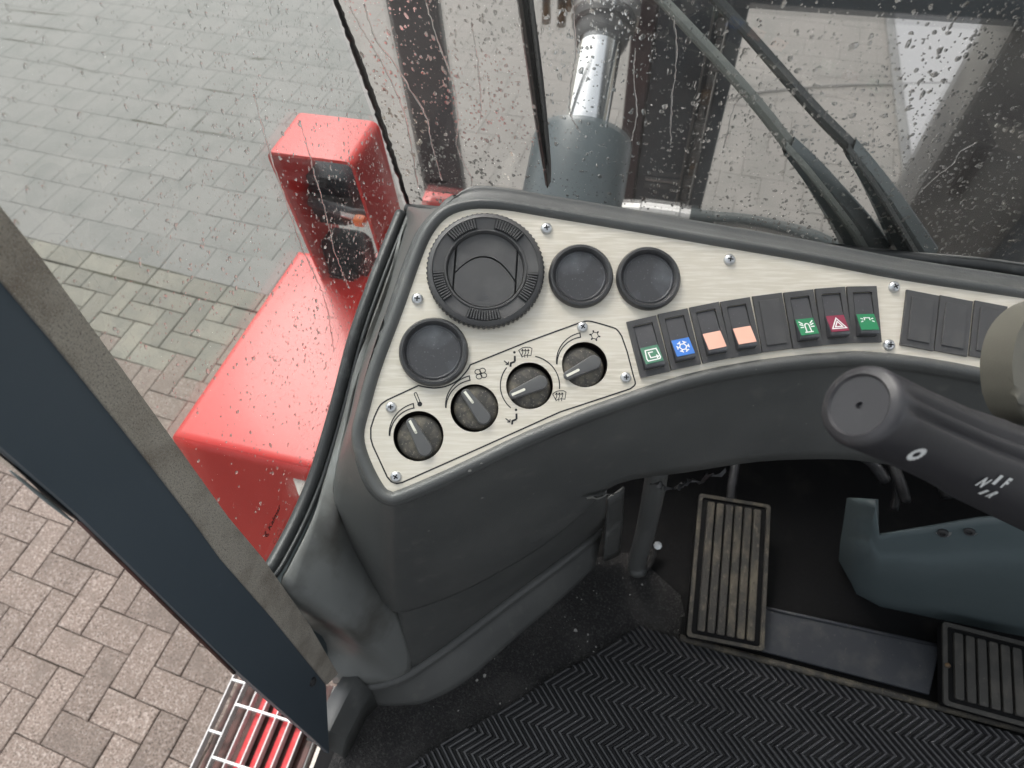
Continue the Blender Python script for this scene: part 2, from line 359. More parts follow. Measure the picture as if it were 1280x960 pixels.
def paver_mesh(wa, hb, jit):
    gp = 0.0036 if hb * wa < 3 else 0.0016; w_, h_ = wa * U - gp, hb * U - gp; bv = 0.003 if wa * hb < 3 else 0.0016
    o = [(-w_ / 2, -h_ / 2), (w_ / 2, -h_ / 2), (w_ / 2, h_ / 2), (-w_ / 2, h_ / 2)]
    r_ = np.random.default_rng(jit)
    o = [(x + r_.normal(0, .0009), y + r_.normal(0, .0009)) for x, y in o]
    v = [(x, y, -0.012) for x, y in o] + [(x, y, -bv) for x, y in o] + [(x - math.copysign(bv, x), y - math.copysign(bv, y), 0) for x, y in o]
    f = [[0, 1, 5, 4], [1, 2, 6, 5], [2, 3, 7, 6], [3, 0, 4, 7], [4, 5, 9, 8], [5, 6, 10, 9], [6, 7, 11, 10], [7, 4, 8, 11], [8, 9, 10, 11]]
    return v, f
near, far = [], []
for pc in pieces:
    c = pav((pc[0] + pc[1]) / 2, (pc[2] + pc[3]) / 2); q = proj((c[0], c[1], 0))
    d = math.dist((c[0], c[1], 0), CAM)
    cc = R.T @ (np.array([c[0], c[1], 0]) - CAM)
    vis = -30 < q[0] < 1310 and -25 < q[1] < 985 and cc[2] < 0
    if vis and q[1] > 380 and q[0] > 430: vis = False                 # behind the dashboard and cab floor
    (near if vis else far).append((d, c, pc))
near.sort(key=lambda t: t[0]); far += near[300:]; near = near[:300]
PM = {}
for d, c, pc in near:
    key = (round(pc[1] - pc[0], 2), round(pc[3] - pc[2], 2), pc[4], random.randrange(4))
    if key not in PM:
        v, f = paver_mesh(key[0], key[1], key[3]); PM[key] = bm = None
        bm = bm_from(v, f); me = bpy.data.meshes.new('paver'); bm.to_mesh(me); bm.free(); me.materials.append(M_[pc[4]]); PM[key] = me
    Mx = Matrix.Translation((c[0], c[1], random.uniform(-0.0012, 0.0012))) @ Matrix.Rotation(PA + random.gauss(0, .004), 4, 'Z') @ Matrix.Rotation(random.gauss(0, .004), 4, 'X') @ Matrix.Rotation(random.gauss(0, .004), 4, 'Y')
    put('paver', PM[key], None, ground, Mx)
V_, F_, MI = [], [], []
for d, c, pc in far:
    v, f = paver_mesh(pc[1] - pc[0], pc[3] - pc[2], 1); o = len(V_)
    V_ += [(c[0] + x * math.cos(PA) - y * math.sin(PA), c[1] + x * math.sin(PA) + y * math.cos(PA), z) for x, y, z in v]
    F_ += [[i + o for i in q] for q in f]; MI += [('paver', 'edge', 'tile').index(pc[4])] * len(f)
me = bpy.data.meshes.new('paver'); me.from_pydata(V_, [], F_)
for k in ('paver', 'edge', 'tile'): me.materials.append(M_[k])
me.polygons.foreach_set('material_index', MI)
tag(put('distant_paver', me, None, ground), kind='stuff')
mb_ = bmesh.new()
for (x0, y0), (x1, y1), w0 in [((163, 149), (203, 157), .016), ((203, 157), (222, 138), .010), ((226, 135), (247, 137), .010), ((254, 111), (291, 117), .014), ((311, 73), (331, 74), .020), ((238, 162), (300, 172), .008), ((238, 162), (258, 143), .007), ((60, 74), (125, 92), .006), ((0, 11), (90, 20), .010), ((0, 28), (95, 40), .010), ((0, 48), (60, 56), .009), ((100, 312), (230, 343), .010), ((102, 336), (215, 365), .008)]:
    P = [at(x0 + (x1 - x0) * t, y0 + (y1 - y0) * t, .0012) for t in np.linspace(0, 1, 9)]; dd3 = P[-1] - P[0]; dd3 /= np.linalg.norm(dd3); nn3 = np.array([-dd3[1], dd3[0], 0])
    ws_ = [w0 * (.3 + .5 * rng.random()) * (.3 + min(1, 2.2 * (1 - abs(2 * t - 1)))) for t in np.linspace(0, 1, 9)]
    V3 = [p + nn3 * q / 2 for p, q in zip(P, ws_)] + [p - nn3 * q / 2 for p, q in zip(P, ws_)]
    add_bm(mb_, bm_from(V3, [[k, k + 1, k + 10, k + 9] for k in range(8)]))
tag(put('joint_moss', mb_, mat('dark_joint_moss', (.040, .038, .020), .95, bump=(300, 1, .003), vary=(60, (.075, .07, .04), .45, .65)), ground), kind='stuff')
# pale concrete strip on the right
sx = 1.2
slab = thing('concrete_slab', None, None, (sx, 3, 0)); slab['kind'] = 'structure'; slab['label'] = 'pale wet concrete strip beyond the mast'
if 'category' in slab: del slab['category']
put('slab_panel', box((sx + 1.5, 3.5, 0.006), (3.0, 6.0, 0.010), 0.003), M_['slab'], slab)
put('steel_edging', box((sx - 0.03, 3.5, 0.008), (0.05, 6.0, 0.016), 0.003), M_['mastg'], slab)

# ================================================================== DASHBOARD
A_, B_, D_ = dep(560, 270, .60), dep(490, 608, .57), dep(1230, 455, .60)
n_ = np.cross(B_ - A_, D_ - A_); n_ /= np.linalg.norm(n_); n_ = n_ if n_[2] > 0 else -n_
def pl(x, y, h=0.0): d = ray(x, y); t = np.dot(A_ + n_ * h - CAM, n_) / np.dot(d, n_); return CAM + d * t
O_ = pl(640, 440)
MP = frame(O_, pl(760, 440) - O_, n_); MPi = MP.inverted()
def L2(x, y): v = MPi @ Vector(pl(x, y)); return (v.x, v.y)
PXL = math.dist(L2(640, 400), L2(740, 400)) / 100       # metres per pixel on the plate
dash = thing('dashboard', 'dark grey moulded dashboard with a brushed steel control panel', 'dashboard', (0.1, 0.40, FLOOR))

bpx = [(1420, 398), (1290, 377), (1130, 353), (1010, 330), (900, 311), (780, 290), (690, 275), (630, 265), (590, 264), (562, 273), (543, 294), (528, 328), (508, 385), (480, 460), (465, 512), (458, 545), (466, 575), (481, 604), (489, 611), (499, 609), (560, 583), (650, 540), (708, 516), (750, 500), (850, 467), (950, 447), (1050, 437), (1100, 438), (1160, 445), (1237, 459), (1300, 473), (1420, 503)]
bl = [np.array(L2(*p)) for p in bpx]
nb = len(bl)
def outn(i):
    t = bl[min(i + 1, nb - 1)] - bl[max(i - 1, 0)]; t /= np.linalg.norm(t); return np.array([t[1], -t[0]]) * OS
OS = 1.0
cen = np.array(L2(700, 400))
if np.dot(outn(12), bl[12] - cen) < 0: OS = -1.0
def rim(i, off, h): p = bl[i] + outn(i) * off; return np.array(MP @ Vector((p[0], p[1], h)))
Z = lambda x, y, z: at(x, y, z)
X = lambda x, y, X_: atx(x, y, X_)
low = {9: [X(517, 262, -.328)], 10: [X(508, 282, -.328)], 11: [X(497, 318, -.328)], 12: [X(483, 368, -.328)], 13: [X(452, 456, -.326)], 14: [X(437, 520, -.324)], 15: [Z(417, 605, 1.585)],
       16: [Z(432, 672, 1.49)], 17: [Z(468, 735, 1.42)], 18: [Z(484, 757, 1.395)], 19: [Z(505, 764, 1.39)], 20: [Z(580, 737, 1.40)], 21: [Z(668, 688, 1.43)], 22: [Z(730, 640, 1.50)], 23: [Z(772, 605, 1.57)],
       24: [Z(862, 590, 1.57)], 25: [Z(950, 577, 1.57)], 26: [Z(1040, 574, 1.565)], 27: [Z(1090, 578, 1.56)], 28: [Z(1150, 588, 1.55)], 29: [Z(1237, 606, 1.54)], 30: [Z(1300, 622, 1.53)], 31: [Z(1420, 650, 1.52)]}
grid = []
for i in range(nb):
    c = [rim(i, .0012, -.003), rim(i, .0020, .0004), rim(i, .0048, .0040), rim(i, .0085, .0050), rim(i, .0124, .0022), rim(i, .0155, -.005)]
    s = rim(i, .0165, -.014)
    if i <= 8:
        s = rim(i, .024, -.009); e = s - np.array([0, -.004, .16]); c[4] = rim(i, .0125, .0010); c[5] = rim(i, .020, -.0035); c += [s, s * .6 + e * .4, e]
    else:
        e = low[i][0]
        wv = .5 if i < 16 else .45
        c += [s, s * (1 - wv) + e * wv + n_ * (0.004 if i < 16 else 0.006), e]
    if i >= 23: c[-1] = e; c.append(e + np.array([0.0, .025, .012]))
    elif i <= 8: c.append(e - np.array([0, 0, .05]))
    elif i >= 18: c.append(e + np.array([0, .012, -.002]))
    else: c.append(e + np.array([-.004, 0, -.02]))
    grid.append(c)
body = surf(grid, 4, 3)
solid(put('console_body', body, M_['console'], dash, smooth=True), .004)
# lower panel and skirting under the console's left part
crease = [Z(487, 755, 1.39), Z(507, 762, 1.385), Z(580, 735, 1.395), Z(668, 686, 1.425), Z(730, 638, 1.495), Z(752, 618, 1.56)]
mould = [Z(506, 834, 1.20), Z(520, 834, 1.2), Z(575, 795, 1.2), Z(665, 727, 1.2), Z(722, 685, 1.2), Z(752, 663, 1.2)]
inn = np.array([.004, .010, 0])
low_ = [[c + np.array([.003, .012, 0]), c * .55 + m_ * .45 + inn * .7, m_ + np.array([0, .006, .012]), m_ + np.array([0, .002, .004]), m_] for c, m_ in zip(crease, mould)]
solid(put('lower_panel', surf(low_, 5, 4), M_['console'], dash, smooth=True), .003)
Lp = [(418, 843), (445, 853), (475, 853), (506, 843), (530, 828), (575, 796), (640, 746), (700, 702), (752, 663)]
Bp = [(428, 858), (447, 873), (476, 881), (506, 881), (535, 877), (585, 850), (650, 793), (705, 746), (742, 710)]
sk = []
for a, b in zip(Lp, Bp):
    t = Z(*a, 1.204); e = Z(*b, 1.151); o = (e - t); o[2] = 0; o = o / max(np.linalg.norm(o), 1e-6)
    sk.append([t - o * .012 - np.array([0, 0, .004]), t - o * .002, t + o * .006 + [0, 0, -.002], t + o * .008 + [0, 0, -.010], (t + e) / 2 + o * .001, e])
solid(put('skirting', surf(sk, 4, 3), M_['console'], dash, smooth=True), .003)
pn_ = [[Z(758, 622, 1.42), Z(757, 660, 1.30), Z(756, 672, 1.275), Z(754, 700, 1.17)], [Z(768, 616, 1.42), Z(767, 650, 1.30), Z(766, 663, 1.275), Z(763, 697, 1.17)], [Z(779, 608, 1.42), Z(778, 645, 1.3), Z(777, 655, 1.275), Z(773, 692, 1.17)]]
solid(put('end_panel', surf(pn_, 3, 4), M_['console'], dash, smooth=True), .003)
# torn shiny edge of the foil lining below the console
def crumple(px, z, amp, name='torn_lining'):
    P = [];
    for (x0, y0), (x1, y1) in zip(px[:-1], px[1:]):
        for k in range(7):
            t = k / 7; P.append(Z(x0 + (x1 - x0) * t, y0 + (y1 - y0) * t, z) + [0, -.010, -.004] + rng.normal(0, amp, 3))
    g2 = [[p + [0, 0, .004] + rng.normal(0, amp * .8, 3), p + rng.normal(0, amp, 3), p + [0, .004, -.005] + rng.normal(0, amp * 1.4, 3)] for p in P]
    return put(name, surf(g2, 1, 1), M_['foil'], dash, smooth=25)
crumple([(735, 611), (782, 604)], 1.565, .0011)
crumple([(818, 597), (850, 598), (868, 590), (915, 578)], 1.555, .0022).data.materials[0] = M_['black']

# face plate, with real holes
def face_with_holes(outer, holes, z0, z1):
    bm = bmesh.new(); loops = []
    for lp in [outer] + holes:
        vs = [bm.verts.new((p[0], p[1], z1)) for p in lp]
        for i in range(len(vs)): bm.edges.new((vs[i], vs[(i + 1) % len(vs)]))
    bmesh.ops.triangle_fill(bm, use_beauty=True, use_dissolve=False, edges=bm.edges[:], normal=(0, 0, 1))
    for f in bm.faces:
        if f.normal.z < 0: f.normal_flip()
    r_ = bmesh.ops.extrude_face_region(bm, geom=bm.faces[:] )
    bmesh.ops.translate(bm, vec=(0, 0, z0 - z1), verts=[g_ for g_ in r_['geom'] if isinstance(g_, bmesh.types.BMVert)])
    bmesh.ops.recalc_face_normals(bm, faces=bm.faces[:])
    return bm
blo = [bl[i] + outn(i) * .0022 for i in range(nb)]
outer = [tuple(p) for p in catmull(blo, 4)]
KN = [(523, 545, 30.5), (593, 510, 29.5), (662, 482, 29), (731, 455.5, 28.5)]
holes = []
for x, y, r in KN: c = L2(x, y); holes.append([(c[0] + r * PXL * math.cos(2 * math.pi * k / 40), c[1] + r * PXL * math.sin(2 * math.pi * k / 40)) for k in range(40)])
plate = put('face_plate', face_with_holes(outer, holes, -.002, 0.0), M_['plate'], dash, MP)

def LM(x, y, ang=0.0, h=0.0):
    """frame on the plate at a pixel; ang turns it (radians)"""
    c = L2(x, y); return MP @ Matrix.Translation((c[0], c[1], h)) @ Matrix.Rotation(ang, 4, 'Z')
def dirang(x0, y0, x1, y1): a, b = L2(x0, y0), L2(x1, y1); return math.atan2(b[1] - a[1], b[0] - a[0])

# knobs
def bar_mesh():
    n = 14; L, W, H = .0198, .0068, .0085; secs = []
    out = []
    for k in range(5):
        a = math.pi / 2 + math.pi * k / 4; out.append((-L + .0035 + .0035 * 0.9 * math.cos(a), .0042 * math.sin(a)))
    for k in range(9):
        a = -math.pi / 2 + math.pi * k / 8; out.append((L - W - .0015 + (W) * math.cos(a), W * math.sin(a)))
    return prism(out, 0, H, .0022, 3)
kb = lathe([(0.0206, -.012), (.0206, -.004), (.0194, -.0025), (.0160, -.0012), (0.0, -.0008)], 40)
KB = bpy.data.meshes.new('knob_base'); kb.to_mesh(KB); kb.free(); KB.materials.append(M_['knob']); KB.shade_smooth(); KB.set_sharp_from_angle(angle=.7)
bb = bar_mesh(); BB = bpy.data.meshes.new('grip'); bb.to_mesh(BB); bb.free(); BB.materials.append(M_['knobgrip']); BB.shade_smooth(); BB.set_sharp_from_angle(angle=.6)
pp = stroke([(-.0172, 0), (-.0050, 0)], .0024); add_bm(pp, disc(-.0050, 0, .0012)); PP = bpy.data.meshes.new('pointer'); pp.to_mesh(PP); pp.free(); PP.materials.append(M_['cream'])
kdirs = [(-1, -1.9, 1, 1.9), (-1, -1.35, 1, 1.35), (-2.2, .95, 2.2, -.95), (-2, 1.0, 2, -1.0)]
klab = ['knob below the thermometer mark', 'knob below the fan mark', 'knob between the airflow marks', 'knob below the snowflake mark']
koff = [(1, 2), (2, -1), (-1, 3), (-3, 5)]
for (x, y, r), kd, lb, ko in zip(KN, kdirs, klab, koff):
    a = dirang(x + kd[0] * 10, y + kd[1] * 10, x + kd[2] * 10, y + kd[3] * 10)
    cup = put('knob_recess', lathe([(r * PXL + .0006, -.0022), (r * PXL + .0006, -.020), (0, -.020)], 40), M_['rust'], dash, LM(x, y))
    k = put('knob', KB, None, dash, LM(x + ko[0], y + ko[1], a, -.0015)); k['label'] = lb
    put('grip', BB, None, k, LM(x + ko[0], y + ko[1], a, -.0035)); put('pointer', PP, None, k, LM(x + ko[0], y + ko[1], a, .0054))

# round blank caps
def ring_cap(R0):
    rg = lathe([(R0, 0), (R0, .004), (R0 - .0015, .0065), (R0 - .0035, .0068), (R0 - .0055, .0050), (R0 - .0060, .0022)], 64)
    ds = lathe([(R0 - .0060, .0022), (R0 - .0066, .0026), (R0 - .0078, .0026), (R0 - .0085, .0020), (0, .0020)], 64)
    return rg, ds
for x, y, r, lb in [(725.5, 346, 40.5, 'round blank cap nearest the air vent'), (809.5, 349, 40.5, 'round blank cap farthest right'), (542.5, 440.5, 42.5, 'round blank cap below the air vent')]:
    rg, ds = ring_cap(r * PXL)
    o = put('gauge_blank', rg, M_['black'], dash, LM(x, y, random.random()), smooth=40); o['label'] = lb
    put('cap_disc', ds, M_['cap'], o, LM(x, y, random.random() * 6), smooth=40)

# air vent
vc = (607, 340); Rv = 73.5 * PXL
VM = LM(*vc)
v, f = [], []
nt_ = 72; seg = nt_ * 4
prof = [(1.0, 0.0), (1.0, .0065), (.975, .0085)]
for r, z in prof:
    for k in range(seg):
        tooth = .975 if (k % 4) in (0, 1) and r == 1.0 else (1.0 if r == 1.0 else .972)
        a = 2 * math.pi * k / seg; rr = Rv * (tooth if r == 1.0 else r); v.append((rr * math.cos(a), rr * math.sin(a), z))
for i in range(2):
    for k in range(seg): f.append([i * seg + k, i * seg + (k + 1) % seg, (i + 1) * seg + (k + 1) % seg, (i + 1) * seg + k])
vent = put('air_vent', bm_from(v, f), M_['black'], dash, VM)
put('vent_ring', lathe([(Rv * .974, .0083), (Rv * .93, .0105), (Rv * .895, .0112), (Rv * .885, .0100), (Rv * .70, .0085), (Rv * .69, .0100), (Rv * .665, .0100), (Rv * .65, .0080), (Rv * .635, .0025)], 96), M_['blackm'], vent, VM, smooth=35)
rb = bmesh.new(); dk = bmesh.new()
for a0, na in ((dirang(607, 340, 570, 280), 11), (dirang(607, 340, 640, 280) - .0, 11), (dirang(607, 340, 545, 365), 11), (dirang(607, 340, 668, 363), 11), (dirang(607, 340, 606, 410), 12)):
    aw_ = math.radians(3.2) * (na + .6) / 2; am = a0 - math.radians(1.6); NN = 10
    pts_ = [(Rv * .882 * math.cos(am - aw_ + 2 * aw_ * q / NN), Rv * .882 * math.sin(am - aw_ + 2 * aw_ * q / NN), .0102) for q in range(NN + 1)] + [(Rv * .715 * math.cos(am + aw_ - 2 * aw_ * q / NN), Rv * .715 * math.sin(am + aw_ - 2 * aw_ * q / NN), .0092) for q in range(NN + 1)]
    add_bm(dk, bm_from(pts_, [[q, q + 1, 2 * NN - q, 2 * NN + 1 - q] for q in range(NN)]))
    for k in range(na):
        a = a0 + (k - na / 2) * math.radians(3.2)
        add_bm(rb, box((Rv * .795, 0, .0103), (Rv * .165, .00125, .0040), 0, Matrix.Rotation(a, 4, 'Z')))
tag(put('rib_gap_shade', dk, M_['ink'], vent, VM), kind='stuff')  # flat black patches painted as the shade between the grip ribs
tag(put('grip_rib', rb, M_['blackm'], vent, VM), kind='stuff')
# flap in the vent: two leaves and side cheeks
ri = Rv * .635
def chord_poly(x0, x1, n=18, rr=ri):
    top, bot = [], []
    for k in range(n + 1):
        xx = x0 + (x1 - x0) * k / n; h = math.sqrt(max(0, rr * rr - xx * xx)); top.append((xx, h)); bot.append((xx, -h))
    return top, bot
xc = ri * .80
top, bot = chord_poly(-xc, xc)
av = dirang(607, 340, 680, 345)
def yc(x): return ri * (.36 - .55 * (x / xc) ** 2 - .06 * x / xc)
g_ = .0010
upper = [(x, max(y, yc(x) + g_)) for x, y in top] + [(x, yc(x) + g_) for x, y in reversed(top)]
lower = [(x, yc(x) - g_) for x, y in top] + [(x, y) for x, y in reversed(bot)]
VMr = VM @ Matrix.Rotation(av, 4, 'Z')
tiltM = Matrix.Rotation(math.radians(3), 4, 'X')
put('vent_flap', prism(upper, .0030, .0056, .0004), M_['blackm'], vent, VMr)
put('vent_flap', prism(lower, .0030, .0068, .0004), M_['blackm'], vent, VMr)
for s in (-1, 1):
    t2, b2 = chord_poly(s * (xc + .0016), s * ri * .999, 10)
    put('vent_cheek', prism(t2 + b2[::-1], .003, .0062, .0003), M_['blackm'], vent, VMr)
put('vent_backing', lathe([(ri, .001), (0, .001)], 40), M_['ink'], vent, VM)
put('finger_mark', strokes([arc(0, -ri * .45, ri * (.18 + .07 * k), 250, 290, 8) for k in range(4)], .0004, .0070), M_['cap'], vent, VMr)

# screws
scr = lathe([(.0056, 0), (.0054, .0016), (.0044, .0030), (.0026, .0038), (0, .0040)], 24)
for f_ in scr.faces: f_.smooth = True
for ag in (0, math.pi / 2):
    b_ = box((0, 0, .0037), (.0052, .0012, .0010), 0, Matrix.Rotation(ag, 4, 'Z'))
    for f_ in b_.faces: f_.material_index = 1
    add_bm(scr, b_)
SM = bpy.data.meshes.new('screw'); scr.to_mesh(SM); scr.free(); SM.materials.append(M_['chrome']); SM.materials.append(M_['ink'])
for x, y in [(683, 286), (911.5, 325), (1117, 359), (1110.5, 431.5), (522, 374), (489, 509), (495, 596), (782, 472), (728, 409)]:
    put('screw', SM, None, plate, LM(x, y, random.random() * 3) @ Matrix.Scale(1.0 if y < 380 or x > 1000 else .92, 4))

# printed marks
def P2(l): return [L2(*p) for p in l]
H = .00022; LW = 1.7 * PXL
def Pc(l, s=4): return [tuple(p) for p in catmull([np.array(L2(*p)) for p in l], s)]
ol = []
left = [(468, 521), (463.5, 535), (463.5, 548), (466, 557), (484, 596), (489, 602), (496, 604.5), (503, 603)]
line = [L2(*p) for p in left] + [L2(600, 560), L2(700, 515), L2(788, 486)] + Pc([(788, 486), (794, 480), (792, 471)]) + [L2(784, 440), L2(777, 420)] + Pc([(777, 420), (772, 413), (766, 409.5), (742, 402.5), (733, 401.5), (726, 403)]) + [L2(660, 427), L2(588, 456)] \
    + Pc([(588, 456), (584, 463), (574, 474), (560, 482), (545, 485), (533, 484), (523, 482)]) + [L2(484, 500)] + Pc([(484, 500), (475, 507), (468, 521)])
put('printed_outline', stroke(line, LW, False, H), M_['ink'], plate, MP)
for j, (x, y, r) in enumerate(KN):
    if j == 2:
        c = L2(x, y)
        a1, a2 = dirang(x, y, 634, 460), dirang(x, y, 640, 508)
        a1 %= 2 * math.pi; a2 %= 2 * math.pi
        s1 = arc(c[0], c[1], 36 * PXL, math.degrees(a1), math.degrees(a2), 16)
        a3, a4 = math.degrees(dirang(x, y, 669, 445)), math.degrees(dirang(x, y, 697, 486))
        put('printed_arc', strokes([s1, arc(c[0], c[1], 37 * PXL, a3, a4, 16)], LW * .8, H), M_['ink'], plate, MP); continue
    c = L2(x, y); a1 = math.degrees(dirang(x, y, x - 35, y + 0)); a2 = math.degrees(dirang(x, y, x - 6, y - 38))
    a1 %= 360; a2 %= 360; n = 20; outr, inr = [], []
    for k in range(n + 1):
        t = k / n; a = math.radians(a1 + (a2 - a1) * t)
        outr.append((c[0] + (35 + 5.0 * t) * PXL * math.cos(a), c[1] + (35 + 5.0 * t) * PXL * math.sin(a)))
        inr.append((c[0] + 34.5 * PXL * math.cos(a), c[1] + 34.5 * PXL * math.sin(a)))
    put('printed_scale', strokes([outr + inr[::-1]], LW * .8, H), M_['ink'], plate, MP)
def icon(x, y, parts, name, ang=0.0, wd=1.3, dots=(), host=None, m='ink', h=H, S=PXL, Mx=None):
    bm = strokes(parts if True else None, wd * S, 0)
    for d in dots: add_bm(bm, disc(*d))
    return bm
def plate_icon(name, x, y, sl, ang=0.0, wd=1.5, dots=()):
    """icon strokes in pixels about (x, y), y down"""
    bm = bmesh.new()
    for s in sl:
        cl = isinstance(s, tuple); add_bm(bm, stroke([(p[0] * PXL, -p[1] * PXL) for p in s], wd * PXL, cl, 0))
    for dx, dy, r in dots: add_bm(bm, disc(dx * PXL, -dy * PXL, r * PXL))
    bmesh.ops.translate(bm, vec=(0, 0, H), verts=bm.verts)
    put(name, bm, M_['ink'], plate, LM(x, y, ang))
plate_icon('thermometer_mark', 524, 499, [[(-3, -7), (1.2, 3.5)], [(-6, -6), (-1.2, 5)], arc(-4.5, -6.5, 1.6, 160, 340, 6)], wd=1.1, dots=[(.8, 6, 3)])
fan = []
for k in range(4):
    a = math.radians(30 + 90 * k); fan.append(tuple([(4.3 * math.cos(a) + 3.6 * math.cos(a + q) * 1.0, 4.3 * math.sin(a) + 3.0 * math.sin(a + q)) for q in np.linspace(0, 2 * math.pi, 13)[:-1]]))
plate_icon('fan_mark', 601, 467, fan, wd=1.0, dots=[(0, 0, 1.2)])
def screen(k=1.0):
    s = [tuple([(-8.5, -3), (-4, -6.2), (0, -7), (5, -7), (8, -5.2), (6.5, 3.5), (2.5, 3.0), (-1, 3.4), (-4.5, 5.0)])]
    for q in (-3.5, 0, 3.5): s += [[(q - 1, 6), (q - 1.2, 2.5), (q, 0), (q - .3, -4)], [(q - 1.8, -2), (q - .3, -4.4), (q + 1.2, -2.4)]]
    return s
plate_icon('windscreen_mark', 657, 441, screen(), wd=.9)
plate_icon('windscreen_mark', 699.5, 495.5, screen(), wd=.9)
for x, y in ((640, 449), (642, 521)):
    plate_icon('footwell_mark', x, y, [[(3.5, -4), (3.5, 3)], [(3.5, 3), (-1.5, 5), (-2, 9.5)]], wd=2.4, dots=[(3, -8.5, 1.6)])
    plate_icon('arrow_mark', x - 7, y + 4, [[(-3, -2), (2, 2)], [(2.5, -1), (2.4, 2.4), (-1, 2.4)]], wd=1.3)
sn = [tuple([(4.6 * math.cos(math.radians(60 * k + 12)), 4.6 * math.sin(math.radians(60 * k + 12))) for k in range(6)])]
sn += [[(4.6 * math.cos(math.radians(60 * k + 12)), 4.6 * math.sin(math.radians(60 * k + 12))), (7.2 * math.cos(math.radians(60 * k + 12)), 7.2 * math.sin(math.radians(60 * k + 12)))] for k in range(6)]
plate_icon('snowflake_mark', 743.5, 419.5, sn, wd=1.0, dots=[(5.8 * math.cos(math.radians(60 * k + 12)), 5.8 * math.sin(math.radians(60 * k + 12)), 1.15) for k in range(6)])

# rocker switches and blanking plates
Q = [[(782, 404), (820, 395), (837, 464), (800, 472.5)], [(822.5, 394), (858.5, 385), (874.5, 456), (838, 463.5)], [(862, 385.5), (897, 378), (913.5, 447), (877, 455)], [(901.5, 378), (934, 372), (950, 442), (914, 448)],
     [(940.5, 371), (975, 366.5), (988.5, 436), (952.5, 441)], [(979.5, 366.5), (1014, 362.5), (1026, 432), (990.5, 437)], [(1018, 362), (1054, 359), (1063, 429), (1027, 432)], [(1058, 359), (1092, 358), (1099, 429), (1064, 429)],
     [(1133, 363), (1173, 370.5), (1164, 438), (1122.5, 432)], [(1174.5, 371), (1216, 377), (1206, 445), (1164.5, 438.5)], [(1218, 377), (1260, 383), (1249, 451.5), (1207.5, 446)]]
W_, H_ = .0262, .0520
def med(i, j, Qs): return np.mean([math.dist(L2(*q[i]), L2(*q[j])) for q in Qs])
W_ = (med(0, 1, Q[:8]) + med(3, 2, Q[:8])) / 2 * 1.03; H_ = (med(0, 3, Q[:8]) + med(1, 2, Q[:8])) / 2
W2 = (med(0, 1, Q[8:]) + med(3, 2, Q[8:])) / 2; H2 = (med(0, 3, Q[8:]) + med(1, 2, Q[8:])) / 2
def rect(w_, h_, cx=0, cy=0, r=0.0, n=3):
    if r == 0: return [(cx - w_ / 2, cy - h_ / 2), (cx + w_ / 2, cy - h_ / 2), (cx + w_ / 2, cy + h_ / 2), (cx - w_ / 2, cy + h_ / 2)]
    o = []
    for sx_, sy_, a0 in ((1, -1, -90), (1, 1, 0), (-1, 1, 90), (-1, -1, 180)):
        o += [(cx + sx_ * (w_ / 2 - r) + r * math.cos(math.radians(a0 + 90 * k / n)), cy + sy_ * (h_ / 2 - r) + r * math.sin(math.radians(a0 + 90 * k / n))) for k in range(n + 1)]
    return o
def mesh_of(bm, name, mats, sm=None):
    me = bpy.data.meshes.new(name); bm.to_mesh(me); bm.free()
    for q in mats: me.materials.append(q)
    if sm: me.shade_smooth(); me.set_sharp_from_angle(angle=math.radians(sm))
    return me
ow_, oh_ = W_ * .66, H_ * .80
FR = face_with_holes(rect(W_, H_), [rect(ow_, oh_, 0, 0, .0012)], 0.0, .0028)
FR = mesh_of(FR, 'switch_frame', [M_['blackm']])
def rocker():
    pr = [(oh_ * .49, -.004), (oh_ * .49, .0006), (oh_ * .45, .0014), (0.02 * oh_, .0030), (-oh_ * .40, .0098), (-oh_ * .46, .0092), (-oh_ * .488, .0060), (-oh_ * .48, -.004)]
    wv = ow_ * .955; v = [(sx_ * wv / 2, y, z) for sx_ in (-1, 1) for y, z in pr]; n = len(pr)
    f = [[i, i + 1, n + i + 1, n + i] for i in range(n - 1)] + [[i for i in range(n)][::-1], [n + i for i in range(n)]]
    bm = bm_from(v, f); bmesh.ops.recalc_face_normals(bm, faces=bm.faces[:])
    bmesh.ops.bevel(bm, geom=bm.edges[:], offset=.0005, segments=2, affect='EDGES'); return bm
RK = mesh_of(rocker(), 'rocker', [M_['cap']], 40)
p0, p1 = (0.02 * oh_, .0030), (-oh_ * .40, .0098)
sl = math.atan2(p1[1] - p0[1], p0[0] - p1[0])
LNm = {}
lens_h = math.hypot(p1[0] - p0[0], p1[1] - p0[1]) * .90
lensC = ((p0[0] + p1[0]) / 2, (p0[1] + p1[1]) / 2)
LNS = Matrix.Translation((0, lensC[0] - .0003, lensC[1])) @ Matrix.Rotation(-sl, 4, 'X')
def lens_mesh(): return prism(rect(ow_ * .90, lens_h, 0, 0, .0005), .0001, .0007, .0002)
BLK = mesh_of(add_bm(prism(rect(W_, H_), 0, .0022, .0003), prism(rect(W_ * .68, H_ * .80), .0024, .0036, .0007)), 'blank', [M_['blackm']])
BLK2 = mesh_of(add_bm(prism(rect(W2 * .985, H2), 0, .0022, .0003), prism(rect(W2 * .66, H2 * .78), .0024, .0036, .0007)), 'blank', [M_['blackm']])
s_ = ow_ / 17.0
